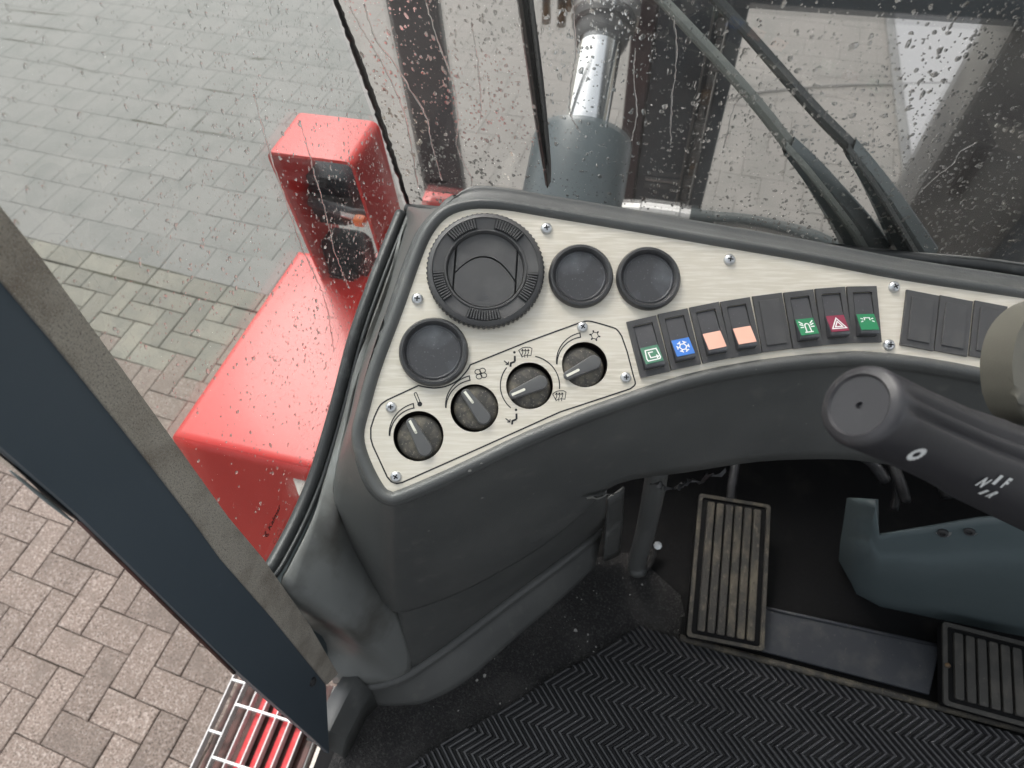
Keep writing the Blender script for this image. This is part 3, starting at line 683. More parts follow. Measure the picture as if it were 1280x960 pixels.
ICON = {
    0: [tuple([(-5.5, 3.5), (-4.5, -4.5), (5, -4.5), (6, 4), (5, 5.5), (-5, 5.5)]), [(1.5, -2), (-2.5, -2), (-2, 3), (4.5, 3)], [(3, 1.5), (4.7, 3), (3, 4.5)]],
    1: [tuple([(3 * math.cos(math.radians(60 * k)), 3 * math.sin(math.radians(60 * k))) for k in range(6)])] + [[(3 * math.cos(math.radians(60 * k)), 3 * math.sin(math.radians(60 * k))), (5.3 * math.cos(math.radians(60 * k)), 5.3 * math.sin(math.radians(60 * k)))] for k in range(6)] + [[(5.4 * math.cos(math.radians(60 * k - 18)), 5.4 * math.sin(math.radians(60 * k - 18))), (4.2 * math.cos(math.radians(60 * k)), 4.2 * math.sin(math.radians(60 * k))), (5.4 * math.cos(math.radians(60 * k + 18)), 5.4 * math.sin(math.radians(60 * k + 18)))] for k in range(6)],
    5: [[(-3.6, 5.5), (3.6, 5.5)], [(-2, 5.5), (-1.8, -1)] + arc(0, -1, 1.8, 180, 360, 8) + [(2, 5.5)]] + [[(sg * 3, -1 + q), (sg * 6, -2.5 + q * 1.9)] for sg in (-1, 1) for q in (-1.5, 0, 1.6)],
    6: [tuple([(0, -5), (6, 5), (-6, 5)]), tuple([(0, -1.8), (3, 3.4), (-3, 3.4)])],
    7: [[(-2.5, -1.5), (-2, -4), (2, -4), (2.5, -1.5)], [(-5.5, -3.5), (-3.5, -2.8)], [(5.5, -3.5), (3.5, -2.8)], [(-5.8, 0), (-3.8, -.8)], [(5.8, 0), (3.8, -.8)], [(-2.8, -4), (2.8, -4)]]}
LC = {0: 'dgreen', 1: 'blue', 2: 'pink', 3: 'pink', 5: 'green', 6: 'red', 7: 'green'}
SL = {0: 'rocker switch with green recirculation mark', 1: 'rocker switch with blue snowflake mark', 2: 'salmon tipped rocker switch beside the blue one', 3: 'salmon tipped rocker switch beside the blank', 5: 'rocker switch with green beacon mark', 6: 'rocker switch with red warning triangle', 7: 'rocker switch with green work lamp mark'}
for i, q in enumerate(Q):
    l = [np.array(L2(*p)) for p in q]; c = sum(l) / 4; ex = (l[1] - l[0]) + (l[2] - l[3]); ey = (l[0] - l[3]) + (l[1] - l[2])
    ang = (math.atan2(ex[1], ex[0]) + math.atan2(-ey[0], ey[1])) / 2 if True else 0
    Ms = MP @ Matrix.Translation((c[0], c[1], .0002)) @ Matrix.Rotation(ang, 4, 'Z')
    if i == 4: put('switch_blank', BLK, None, dash, Ms); continue
    if i >= 8: put('switch_blank', BLK2, None, dash, Ms); continue
    sw = put('rocker_switch', FR, None, dash, Ms); sw['label'] = SL[i]
    put('rocker', RK, None, sw, Ms)
    ln = lens_mesh(); lm = mesh_of(ln, 'lens', [M_[LC[i]], M_['white']])
    if i in ICON:
        ic = bmesh.new(); ic.from_mesh(lm)
        for s in ICON[i]:
            cl = isinstance(s, tuple); b_ = stroke([(p[0] * s_, -p[1] * s_) for p in s], 1.0 * s_, cl, .0009)
            for f_ in b_.faces: f_.material_index = 1
            add_bm(ic, b_)
        ic.to_mesh(lm); ic.free()
    put('lens', lm, None, sw, Ms @ LNS)

# ================================================================== SIDE WALL, SILL, GLASS, POST
XS = -.340
sillpx = [(508, 272), (500, 292), (478, 348), (451, 425), (430, 505), (405, 590), (380, 652), (352, 706), (338, 726)]
val = [X(517, 270, -.328), X(508, 284, -.328), X(484, 366, -.328), X(454, 454, -.326), X(437, 520, -.324), Z(420, 612, 1.572), Z(448, 690, 1.465), Z(490, 756, 1.37), Z(512, 836, 1.204)]
sillw = [X(x, y, XS + .008) for x, y in [(508, 272), (503, 292), (482, 350), (455, 428), (435, 508), (410, 594), (386, 656), (360, 708), (352, 722)]]
wall_grid = []
for k, (a, b) in enumerate(zip(sillw, val)):
    bulge = np.array([.010, -.006, 0]) * (0 if k < 5 else 1)
    wall_grid.append([a, a * .66 + b * .34 + bulge, a * .33 + b * .67 + bulge * .6, b])
wall_grid.append([X(346, 740, XS + .006), Z(410, 788, 1.33), Z(456, 830, 1.25), Z(470, 852, 1.207)])
wall_grid.append([X(350, 775, XS + .004), Z(372, 805, 1.31), Z(398, 835, 1.25), Z(420, 850, 1.207)])
sidew = thing('side_wall', 'grey moulded side wall between the window sill and the cab floor', 'wall panel', (XS, .3, FLOOR))
solid(put('moulding', surf(wall_grid, 4, 5), M_['wall'], sidew, smooth=True), .004)
sp = [X(x, y, XS) for x, y in sillpx]
spc = catmull(sp, 4)
put('sill_trim', surf([[p + [.010, 0, -.006], p + [.006, 0, .002], p + [-.002, 0, .004], p + [-.012, 0, -.004]] for p in sp], 4, 3), M_['trim'], sidew, smooth=True)
put('outer_skin', box((XS - .022, .365, 1.395), (.006, .55, .29), .002), M_['teal'], sidew)
put('window_seal', tube([p + [-.006, 0, .006] for p in spc], .0085, 12), M_['rubber'], sidew, smooth=True)
put('seal_lip', tube([p + [.0045, 0, .0065] for p in spc], .0032, 8), M_['rubber'], sidew, smooth=True)
# post of the door frame: inner blue face and felt strip, drawn in the (y, z) plane of the cab side
def yz(px, py, Xp=XS + .012): p = atx(px, py, Xp); return np.array([p[1], p[2]])
def ext(a, b, z): t = (z - b[1]) / (a[1] - b[1]); return b + (a - b) * t
fr_ = [yz(422, 842), yz(386, 782), yz(327, 698), yz(283, 646), yz(160, 475), yz(45, 318), yz(0, 262)]; fr_.append(ext(fr_[-1], fr_[2], 2.66))
fl_ = [yz(408, 856), yz(339, 772), yz(275, 699), yz(237, 646), yz(155, 540), yz(60, 422), yz(0, 352)]; fl_.append(ext(fl_[-1], fl_[2], 2.66))
bl_ = [yz(412, 942), yz(300, 842), yz(103, 648), yz(0, 558)]; bl_.append(ext(bl_[-1], bl_[0], 2.66)); 
post = thing('door_post', 'dark blue cab door post with a worn felt strip along its edge', 'door post', (XS, .05, FLOOR))
def side_prism(poly, x0, x1, bev=0.0):
    Mx = Matrix(((0, 0, 1, 0), (1, 0, 0, 0), (0, 1, 0, 0), (0, 0, 0, 1)))
    return prism([tuple(p) for p in poly], x0, x1, bev, 2, Mx)
put('post_panel', side_prism(bl_ + fl_[::-1], XS + .004, XS + .012, .002), M_['door'], post)
feltpoly = fl_ + fr_[::-1]
put('felt_strip', side_prism(feltpoly, XS - .004, XS + .014, .003), M_['felt'], post)
e0, e1 = yz(0, 560), yz(110, 652)
tb = [np.array([XS + .006, *(e0 + (e1 - e0) * t)]) for t in np.linspace(-.25, 1.0, 12)]
put('edge_rubber', tube([p + [0, -.0005, 0] for p in tb], [.0006] * 5 + [.0008, .0012, .0018, .0020, .0020, .0018, .0010], 8), M_['seal'], post, smooth=True)
put('edge_lip', tube([np.array([XS + .004, *(e0 + (e1 - e0) * t)]) + [-.001, -.0028, -.001] for t in np.linspace(.25, .98, 8)], [.0005, .0010, .0012, .0013, .0014, .0012, .0010, .0005], 6), M_['trim'], post, smooth=True)
e2 = yz(300, 842)
put('edge_beading', tube([np.array([XS + .006, *(e1 + (e2 - e1) * t)]) + [0, -.001, 0] for t in np.linspace(0, 1, 8)], .0018, 6), M_['brown'], post, smooth=True)
put('bolt', lathe([(.006, 0), (.0055, .003), (.003, .005), (0, .005)], 12, frame(atx(390, 852, XS + .012), (0, 1, 0), (1, 0, 0))), M_['black'], post, smooth=40)
# dark threshold piece at the foot of the post
th = thing('threshold_trim', 'black plastic threshold trim at the foot of the door post', 'trim', Z(425, 890, FLOOR))
tg = [[Z(436, 836, 1.225), Z(447, 846, 1.225), Z(462, 862, 1.20), Z(470, 880, 1.155)], [Z(418, 862, 1.225), Z(432, 872, 1.222), Z(446, 890, 1.19), Z(452, 900, 1.155)], [Z(392, 906, 1.225), Z(412, 912, 1.222), Z(430, 922, 1.19), Z(438, 930, 1.155)], [Z(384, 922, 1.21), Z(404, 930, 1.20), Z(424, 942, 1.17), Z(430, 948, 1.150)]]
solid(put('trim_cover', surf(tg, 1, 1), M_['console'], th, smooth=20), .004)

# side glass pane
yzs = [(p[1], p[2]) for p in spc]
pane_poly = [(y, z) for y, z in yzs] + [(.085, 1.52), (.085, 2.66), (.62 - .168 * (2.66 - 1.674) + .012, 2.66), (yzs[0][0] + .012, yzs[0][1])]
side_glass = thing('side_window', 'rain spotted corner window beside the door post', 'window', (XS, .35, 1.6))
put('pane', side_prism(pane_poly, XS - .010, XS - .005), M_['dewy'], side_glass)
# etched maker's mark on the side glass
def glass_mark(bmtext, M, parent): put('printed_mark', bmtext, M_['ink'], parent, M)
def kalmar_mark(size):
    bm = text_mesh('Kalmar', size, 'LEFT', 0.25, size * .02)
    for k in (0, 1):
        r0 = size * (.42 + .20 * k); add_bm(bm, stroke(arc(size * (-.10 + .02 * k), size * .33, r0, 110, 250, 8), size * .12))
    return bm
def plane_frame(px0, px1, fn, nrm, back=0.0): a, b = fn(*px0), fn(*px1); return frame(a, b - a, nrm)
GX = lambda x, y: atx(x, y, XS - .0045)
mk = kalmar_mark(.0095); Lm = np.linalg.norm(GX(351, 634) - GX(337, 664))
glass_mark(mk, plane_frame((337, 664), (351, 634), GX, (1, 0, 0)), side_glass)
sm_ = strokes([arc(0, 0, .003, 0, 360, 12), arc(.010, 0, .0035, 0, 360, 12), [(.002, -.004), (.012, -.004)], [(.016, -.001), (.026, -.001)], [(.016, -.004), (.024, -.004)]], .0005)
put('printed_mark', sm_, M_['ink'], side_glass, plane_frame((344, 676), (358, 648), GX, (1, 0, 0)))

# windscreen
WY0, WZ0, WS = .62, 1.674, -.168
wn = np.array([0, -1.0, WS]); wn /= np.linalg.norm(wn)      # towards the driver
def wsp(x, y, off=0.0):
    """windscreen plane shifted outwards by off"""
    d = ray(x, y); p0 = np.array([0, WY0, WZ0]) - wn * off; t = np.dot(p0 - CAM, wn) / np.dot(d, wn); return CAM + d * t
def wyz(z): return WY0 + WS * (z - WZ0)
screen_t = thing('windscreen', 'large front windscreen covered in raindrops above the dashboard', 'windscreen', (.4, WY0, 1.55))
def wslab(x0, x1, z0, z1, off, th):
    v = []
    for o in (off, off + th):
        for (xx, zz) in ((x0, z0), (x1, z0), (x1, z1), (x0, z1)): v.append(np.array([xx, wyz(zz), zz]) - wn * o)
    return bm_from(v, [[0, 1, 2, 3], [7, 6, 5, 4], [0, 4, 5, 1], [1, 5, 6, 2], [2, 6, 7, 3], [3, 7, 4, 0]])
put('pane', wslab(XS + .002, 1.30, 1.50, 2.66, 0, .005), M_['wet'], screen_t)
WM_ = lambda x, y: wsp(x, y, -.0005)
mk = kalmar_mark(.0085); put('printed_mark', mk, M_['ink'], screen_t, plane_frame((537, 228), (560, 229), WM_, wn))
put('bottom_seal', tube([wsp(x, y, -.004) for x, y in [(508, 262), (560, 266), (800, 282), (950, 303), (1060, 315), (1150, 325), (1230, 333), (1300, 343), (1500, 368)]], .008, 10), M_['rubber'], screen_t, smooth=True)
ff = [[wsp(x, y0, .001), wsp(x, y1, .002) + [0, 0.02, 0]] for x, y0, y1 in [(1080, 312, 335), (1160, 316, 345), (1230, 322, 352), (1290, 330, 360), (1400, 345, 375)]]
solid(put('cowl', surf(ff, 3, 2), M_['mastg'], screen_t, smooth=True), .003)
# black silicone seam in the corner
seam = []
for k in range(60):
    t = k / 59; px = 420 + (510 - 420) * t; py = 0 + 254 * t
    px += 5 * math.sin(t * 3.1) * .5 + rng.normal(0, .5)
    seam.append(atx(px, py, XS - .004))
top_ = seam[0] + (seam[0] - seam[-1]) * 2.2
seam = [top_] + seam
put('corner_seam', tube(seam, [.004] + [float(.0022 + .0009 * rng.random() + .0012 * math.sin(3.1 * k / 59)) for k in range(60)], 7), M_['seal'], screen_t, smooth=True)

# rain on the panes
def drops(name, fn, ax, up, nrm, n, smin, smax, keep, label, seed):
    r_ = np.random.default_rng(seed); V, Fc = [], []; ax, up, nrm = (np.array(q, float) for q in (ax, up, nrm))
    K = 7; cnt = 0
    while cnt < n:
        p, big = fn(r_)
        if not keep(p, r_): continue
        cnt += 1
        s = smin * (smax / smin) ** (r_.random() ** 2.6); w_ = s * (.75 + .5 * r_.random()); h_ = s * (1.0 + 1.0 * r_.random() ** 2); hh = (.36 + .2 * r_.random()) * min(w_, h_)
        lean = r_.normal(0, .35); a_ = ax * math.cos(lean) + up * math.sin(lean); u_ = up * math.cos(lean) - ax * math.sin(lean)
        o = len(V)
        ph = r_.random() * 6; irr = 1 + .18 * r_.normal(size=K)
        for lv, (rad, z) in enumerate(((1.0, 0.0), (.80, .62))):
            for k in range(K):
                q = 2 * math.pi * k / K + ph
                V.append(p + a_ * w_ * rad * math.cos(q) * irr[k] + u_ * h_ * rad * math.sin(q) * irr[k] + nrm * hh * z)
        V.append(p + nrm * hh)
        for k in range(K):
            k2 = (k + 1) % K
            Fc.append([o + k, o + k2, o + K + k2, o + K + k]); Fc.append([o + K + k, o + K + k2, o + 2 * K])
        Fc.append([o + k for k in range(K)][::-1])
    me = bpy.data.meshes.new(name); me.from_pydata([tuple(v) for v in V], [], Fc)
    o = put(name, me, M_['water']); me.shade_smooth(); me.set_sharp_from_angle(angle=math.radians(80))
    return tag(o, label, 'raindrops', kind='stuff')
from mathutils import noise as mn
def fs(r_): return np.array([XS - .0105, r_.uniform(.10, .62), r_.uniform(1.57, 2.45)]), 0
def ks(p, r_):
    if p[1] > wyz(p[2]) - .004: return False
    k = .10 + .9 * max(0, min(1, (p[1] - .12) / .36)) ** 1.0
    k *= .55 + .9 * max(0, mn.noise(Vector((p[1] * 7, p[2] * 7, 3.3))) + .4)
    return r_.random() < k
drops('raindrops', fs, (0, -1, 0), (0, 0, 1), (-1, 0, 0), 7500, .00050, .0018, ks, 'raindrops scattered over the outside of the corner window', 11)
upv = np.array([0, WS, 1.0]); upv /= np.linalg.norm(upv)
def fw(r_):
    x = r_.uniform(XS + .004, 1.2); z = r_.uniform(1.52, 2.45); return np.array([x, wyz(z), z]) - wn * .0054, 0
def kw(p, r_): return r_.random() < .35 + 1.2 * max(0, mn.noise(Vector((p[0] * 6, p[2] * 6, 8.1))) + .35)
drops('raindrops', fw, (1, 0, 0), upv, -wn, 36000, .00062, .0024, kw, 'raindrops covering the outside of the front windscreen', 12)
# trickles running down the windscreen
tr = bmesh.new()
def trickle(px, rad, fn, seed):
    r_ = np.random.default_rng(seed); P = catmull([np.array(p, float) for p in px], 8)
    Q_ = [np.array(fn(p[0] + r_.normal(0, .5), p[1])) for p in P]
    add_bm(tr, tube(Q_, [rad * (.6 + .8 * r_.random()) for _ in Q_], 6))
WO = lambda x, y: wsp(x, y, .0058)
for i, px in enumerate([[(437, 8), (450, 32), (468, 62), (488, 100), (505, 140), (515, 190), (522, 235)], [(455, 5), (470, 50), (490, 75), (512, 110), (532, 145), (540, 180), (552, 225)], [(532, 0), (545, 45), (560, 85), (568, 110), (572, 150), (570, 180)], [(590, 30), (596, 70), (600, 110), (601, 150)],
                         [(715, 0), (720, 60), (716, 90), (712, 130), (716, 150), (725, 165)], [(905, 185), (915, 140), (923, 125), (930, 120)], [(1150, 240), (1165, 225), (1190, 205), (1200, 190), (1220, 178)], [(570, 180), (580, 205), (590, 225), (588, 245)], [(795, 60), (792, 100), (796, 140), (790, 175)], [(842, 20), (846, 70), (840, 120), (838, 180)]]):
    trickle([(x, y) for x, y in px], .0007 if i > 1 else .0009, WO, i)
tag(put('water_trickles', tr, M_['water'], None, smooth=True), 'thin trickles of rain running down the windscreen', 'rain trickles', kind='stuff')
GO = lambda x, y: atx(x, y, XS - .0112)
tr = bmesh.new()
trickle([(318, 118), (330, 165), (345, 215), (362, 265), (378, 310), (396, 350), (405, 372), (412, 400), (418, 440)], .0007, GO, 40)
trickle([(374, 150), (385, 185), (392, 215), (400, 240), (410, 280), (420, 320), (436, 360)], .0006, GO, 41)
tag(put('water_trickles', tr, M_['water'], None, smooth=True), 'long thin trickles crossing the corner window over the red hood', 'rain trickles', kind='stuff')

# wipers (outside the windscreen)
def wstrip(name, ctr, wds, off, th, mat_, parent, prof=None):
    """a bar lying along the windscreen: centre line and widths in pixels of the picture plane, real thickness th"""
    L = []; n = len(ctr)
    for i in range(n):
        a, b = ctr[max(i - 1, 0)], ctr[min(i + 1, n - 1)]; d = np.array([b[0] - a[0], b[1] - a[1]], float); d /= np.linalg.norm(d); nn = np.array([-d[1], d[0]])
        l = np.array(ctr[i]) + nn * wds[i] / 2; r = np.array(ctr[i]) - nn * wds[i] / 2; c = np.array(ctr[i])
        A, B, C_ = wsp(*l, off), wsp(*r, off), wsp(*c, off)
        L.append([A, A * .8 + B * .2 + wn * th * .8, C_ + wn * th, A * .2 + B * .8 + wn * th * .8, B, B - wn * th * .3, A - wn * th * .3, A])
    return put(name, surf(L, 3, 1), mat_, parent, smooth=35)
wb = wstrip('wiper_blade', [(648, -60), (656, 0), (667, 80), (676, 150), (683, 205), (685, 228)], [22, 20, 19, 16, 11, 7], .020, .006, M_['black'], screen_t)
wb['label'] = 'black wiper blade in front of the cylinder rod'
wstrip('blade_rubber', [(646, -60), (654, 0), (665, 80), (674, 150), (682, 205), (685, 232)], [6, 6, 6, 5, 4, 3], .010, .004, M_['rubber'], wb)
wstrip('blade_rail', [(655, -60), (663, 0), (672, 80), (680, 150), (686, 205)], [3, 3, 3, 2.5, 2], .012, .004, M_['mastg'], wb)
for nm, lab, c1, w1, c2, w2 in (('wiper_arm', 'lighter grey wiper arm starting at the top centre', [(780, -50), (830, 2), (870, 45), (910, 88), (950, 135), (985, 180)], [12, 12, 13, 14, 16, 17], [(985, 180), (1015, 215), (1045, 255), (1070, 290), (1088, 322)], [20, 30, 40, 50, 58]),
                                ('wiper_arm', 'darker wiper arm crossing the pale concrete, right of the lighter one', [(850, -55), (897, 0), (940, 48), (985, 100), (1025, 145), (1062, 182)], [12, 12, 13, 15, 16, 17], [(1062, 182), (1085, 215), (1110, 255), (1130, 290), (1150, 325)], [20, 28, 38, 46, 52])):
    mm = mat('grey_arm_paint', (0.17, 0.19, 0.18), .4, bump=(300, .5, .001)) if 'lighter' in lab[:8] else mat('black_arm_paint', (0.02, 0.028, 0.03), .4, bump=(300, .5, .001))
    t_ = wstrip(nm, c1, w1, .030, .007, mm, screen_t); t_['label'] = lab
    wstrip('arm_cover', c2, w2, .028, .012, M_['teal'], t_)
    wstrip('arm_ridge', [(x - 3, y) for x, y in c2], [q * .22 for q in w2], .012, .006, mm, t_)

# ================================================================== OUTSIDE PARTS OF THE TRUCK
# red front fender
fd = thing('front_fender', 'large red front fender outside the corner window', 'fender', (-.75, .55, 0.8))
z1 = 1.10
TL, TR_, BR_, BL_ = at(372, 312, z1), np.array([-.47, .93, z1]), np.array([-.47, at(400, 588, z1)[1], z1]), at(212, 545, z1)
TR_[1] = TL[1]
def skin(top, bot, bev, name, m_, parent):
    bm = prism([(p[0], p[1]) for p in top], bot, z1, bev, 4)
    return put(name, bm, m_, parent, smooth=40)
skin([TL, TR_, BR_, BL_], z1 - .05, .018, 'top_panel', M_['redpaint'], fd)
fb = [BL_ + [.004, .006, -.022], BR_ + [0, .006, -.022]]
fp = [[b, b + [0, -.006, -.010], b + [-.01 if i == 0 else 0, -.10, -.25], b + [-.02 if i == 0 else 0, -.20, -.50]] for i, b in enumerate([fb[0], (fb[0] + fb[1]) / 2, fb[1]])]
solid(put('front_panel', surf(fp, 3, 4), M_['redpaint'], fd, smooth=True), .01)
put('side_panel', prism([tuple(TL[:2]), tuple(BL_[:2] + [.002, .02]), tuple(BL_[:2] + [.012, .02]), tuple(TL[:2] + [.012, 0])], .55, z1 - .045, .002), M_['redpaint'], fd)
# data plate
dpz = lambda x, y: at(x, y, 1.06)
dpl = [dpz(363, 588), dpz(390, 594), dpz(384, 630), dpz(373, 618)]
nn_ = np.cross(dpl[1] - dpl[0], dpl[2] - dpl[0]); nn_ = nn_ / np.linalg.norm(nn_); nn_ = nn_ if nn_[2] > 0 else -nn_
put('data_plate', bm_from([p for p in dpl] + [p - nn_ * .003 for p in dpl], [[0, 1, 2, 3], [4, 5, 6, 7], [0, 4, 5, 1], [1, 5, 6, 2], [2, 6, 7, 3], [3, 7, 4, 0]]), M_['sticker'], fd)
# lamp hood standing on the fender: a red box open front and back
hz = 1.47
h0, h1, h2, h3 = at(331, 189, hz), at(443, 203, hz), at(471, 152, hz), at(369, 140, hz)
hx0, hx1 = h0[0], h1[0]; hy0, hy1 = (h0[1] + h1[1]) / 2, (h2[1] + h3[1]) / 2
hx0 = (h0[0] + h3[0]) / 2; hx1 = (h1[0] + h2[0]) / 2
hood = thing('lamp_hood', 'red box shaped lamp hood standing on the fender', 'lamp hood', ((hx0 + hx1) / 2, hy0, z1))
tk = .007; wd_ = hx1 - hx0; dy_ = hy1 - hy0
def hbox(c, s, name, bev=.003): put(name, box(c, s, bev), M_['redpaint'], hood, smooth=40)
po = rect(wd_, hz - z1 + .03, 0, 0, .018, 4); pi_ = rect(wd_ - 2 * tk, hz - z1 + .03 - 2 * tk, 0, 0, .012, 4)
hb = face_with_holes(po, [pi_], 0, dy_)
Mh = Matrix.Translation(((hx0 + hx1) / 2, hy1, (hz + z1 - .03) / 2)) @ Matrix.Rotation(math.pi / 2, 4, 'X')
put('hood_shell', hb, M_['redpaint'], hood, Mh, smooth=40)
hcx = (hx0 + hx1) / 2 + .01
def lamp(zc, yc_, r, lab, x_, tall=1.8):
    lp = thing('work_lamp', lab, 'work lamp', (x_, yc_, zc), 'work lamps inside the red hood')
    Ml = frame((x_, yc_, zc), (1, 0, 0), (0, -1, .1))
    put('housing', prism(rect(r * 2, r * tall, 0, 0, r * .5, 5), -.05, .012, .010, 3, Ml), M_['lamp'], lp, smooth=40)
    put('back_cover', lathe([(r * .72, .012), (r * .66, .024), (r * .30, .030), (0, .031)], 24, Ml), M_['lamp'], lp, smooth=40)
    put('lamp_fin', box((0, 0, .032), (r * 1.1, .006, .006), .001, Ml), M_['lamp'], lp)
lq = aty(410, 248, hy0 + .09); lamp(lq[2], lq[1], .070, 'dark work lamp in the upper half of the red hood', lq[0])
lq = aty(434, 338, hy0 + .045); lamp(lq[2], lq[1], .060, 'dark work lamp low in the red hood', lq[0], 3.0)
br = thing('lamp_bracket', 'grey clamp bracket between the two dark work lamps', 'bracket', (hcx, hy0 + .06, 1.3))
put('clamp', tube([(hx0 + .02, hy0 + .05, 1.305), (hcx - .01, hy0 + .04, 1.303), (hcx + .02, hy0 + .04, 1.297), (hx1 - .01, hy0 + .045, 1.295)], [.012, .013, .012, .014], 10), M_['lever'], br, smooth=True)
put('clamp_bolt', tube([(hcx + .005, hy0 + .02, 1.31), (hcx + .035, hy0 + .02, 1.305)], .006, 8), M_['steel'], br, smooth=40)
tag(put('marker_light', box(tuple(aty(450, 276, hy0 + .012)), (.026, .022, .020), .006), M_['orange'], None, smooth=40), 'small orange marker light inside the red hood', 'marker light')

# charcoal post beyond the corner seam and its red foot
pY = 1.10
a, b = aty(541, 240, pY), aty(569, 240, pY)
pt = thing('mirror_post', 'charcoal vertical post outside, just right of the corner seam', 'post', (a[0], pY, 0))
zb = aty(556, 233, pY)[2]
tp1, tp2 = aty(482, 0, pY), aty(545, 0, pY)
put('post_body', prism([(tp1[0] - .0, pY), (tp2[0], pY), (tp2[0], pY + .02), (tp1[0], pY + .02)], zb - .02, 2.6, .004), M_['post'], pt)
fx0, fx1 = aty(522, 236, pY)[0], aty(578, 240, pY)[0]
put('post_foot', box(((fx0 + fx1) / 2, pY + .015, zb / 2 - .02), ((fx1 - fx0) * .9, .05, zb - .04), .010), M_['redpaint'], pt, smooth=40)
gc = thing('ground_cable', 'thin grey cable lying across the pavement beyond the wipers', 'cable', at(1100, 108, 0))
put('cable_run', tube(catmull([at(x, y, .008) for x, y in [(900, 125), (960, 114), (1040, 107), (1120, 105), (1200, 104), (1290, 106)]], 4), .008, 8), M_['mastg'], gc, smooth=True)

# lift cylinder with chromed rod
cy = .98
P1 = aty(729, 174, cy); P2 = aty(750, 58, cy + .15); dr0 = P2 - P1; P0 = P1 - dr0 * 2.2
du = dr0 / np.linalg.norm(dr0); cR = 63 * float(-(R.T @ (P1 - CAM))[2]) / F
cylt = thing('lift_cylinder', 'thick blue grey cylinder housing with a shiny chromed rod', 'hydraulic cylinder', P0)
Lc = np.linalg.norm(P1 - P0)
put('cylinder_housing', lathe([(0, 0), (cR * 1.04, 0), (cR, Lc * .7), (cR * .985, Lc - .012), (cR * .95, Lc), (cR * .50, Lc + .004), (cR * .42, Lc - .01), (0, Lc - .01)], 64, frame(P0, (1, 0, 0), du)), M_['teal'], cylt, smooth=40)
r0 = P1 - dr0 * .1; r1 = P2; dr = r1 - r0
rr_ = 27 * float(-(R.T @ (P2 - CAM))[2]) / F
put('chrome_rod', tube([r0, r1 + dr * .08], rr_, 40), M_['rod'], cylt, smooth=40)
r2 = r1 + dr * 1.6; dd_ = dr / np.linalg.norm(dr)
put('rod_gland', tube([r1, r1 + dd_ * .012, r1 + dd_ * .03, r1 + dd_ * .034, r1 + dd_ * .06, r2], [rr_ * 1.12, rr_ * 1.25, rr_ * 1.25, rr_ * 1.45, rr_ * 1.5, rr_ * 1.5], 32), M_['mastg'], cylt, smooth=30)
put('gland_band', tube([r1 + dd_ * .05, r1 + dd_ * .075], rr_ * 1.58, 32), M_['steel'], cylt, smooth=30)
put('gland_rib', tube([r1 + dd_ * .034 + [0, -rr_ * 1.45, 0], r2 + [0, -rr_ * 1.5, 0]], .006, 6), M_['black'], cylt, smooth=30)

# mast: two uprights and a cross bar
mY = 1.32
mast = thing('mast', 'dark steel lifting mast with two uprights and a top cross bar', 'mast', (.1, mY, 0))
ml0, ml1 = aty(800, 0, mY)[0], aty(936, 0, mY)[0]
def mbox(x0, x1, y0, y1, z0_, z1_, name, m_, bev=.004): put(name, box(((x0 + x1) / 2, (y0 + y1) / 2, (z0_ + z1_) / 2), (x1 - x0, y1 - y0, z1_ - z0_), bev), m_, mast, smooth=40)
mbox(ml0 - .01, ml0 + .035, mY - .01, mY + .10, 0.05, 2.9, 'upright_flange', mat('oxide_brown_steel', (.05, .034, .038), .5, vary=(8, (.075, .04, .04), .5, .7)))
mbox(ml0 + .038, ml1 - .030, mY, mY + .08, 0.05, 2.9, 'upright', M_['mast'])
mbox(ml1 - .027, ml1 + .004, mY - .015, mY + .07, 0.05, 2.9, 'inner_rail', M_['mast'])
mbox(ml1 - .060, ml1 - .056, mY - .035, mY - .002, 0.05, 2.9, 'guide_strip', M_['mastg'], .001)
mbox(ml0 + .06, ml0 + .14, mY - .012, mY - .003, 1.22, 1.226, 'bracket_plate', M_['steel'], .001)
for k in range(30):
    z_ = 1.02 + k * .036
    put('chain_link', box((ml1 - .040 + .003 * math.sin(k), mY - .020, z_), (.012 if k % 2 else .020, .014, .028), .004), M_['rusty' if k % 5 == 2 else 'mastg'], mast)
rx0 = aty(1136, 250, mY)[0]
mbox(rx0, rx0 + .22, mY - .02, mY + .12, 0.05, 2.9, 'upright', M_['mastg'])
mbox(rx0 + .225, rx0 + .265, mY - .05, mY + .10, 0.05, 2.9, 'upright_flange', M_['mast'])
mbox(rx0 + .27, rx0 + .75, mY - .03, mY + .10, 0.05, 2.9, 'upright', M_['mastg'])
for k, zz in enumerate((1.35, 1.62, 1.86)):
    put('mast_slot', box((rx0 + .07 + .02 * k, mY - .024, zz), (.030, .010, .12), .004), M_['ink'], mast)
tz = aty(1100, 12, mY - .03)[2]
mbox(ml1 - .06, rx0 + .60, mY - .06, mY - .02, tz, tz + .12, 'cross_bar', M_['mast'])
mbox(ml0 - .06, rx0 + .5, mY + .14, mY + .20, 2.4, 2.5, 'cross_bar', M_['mast'])

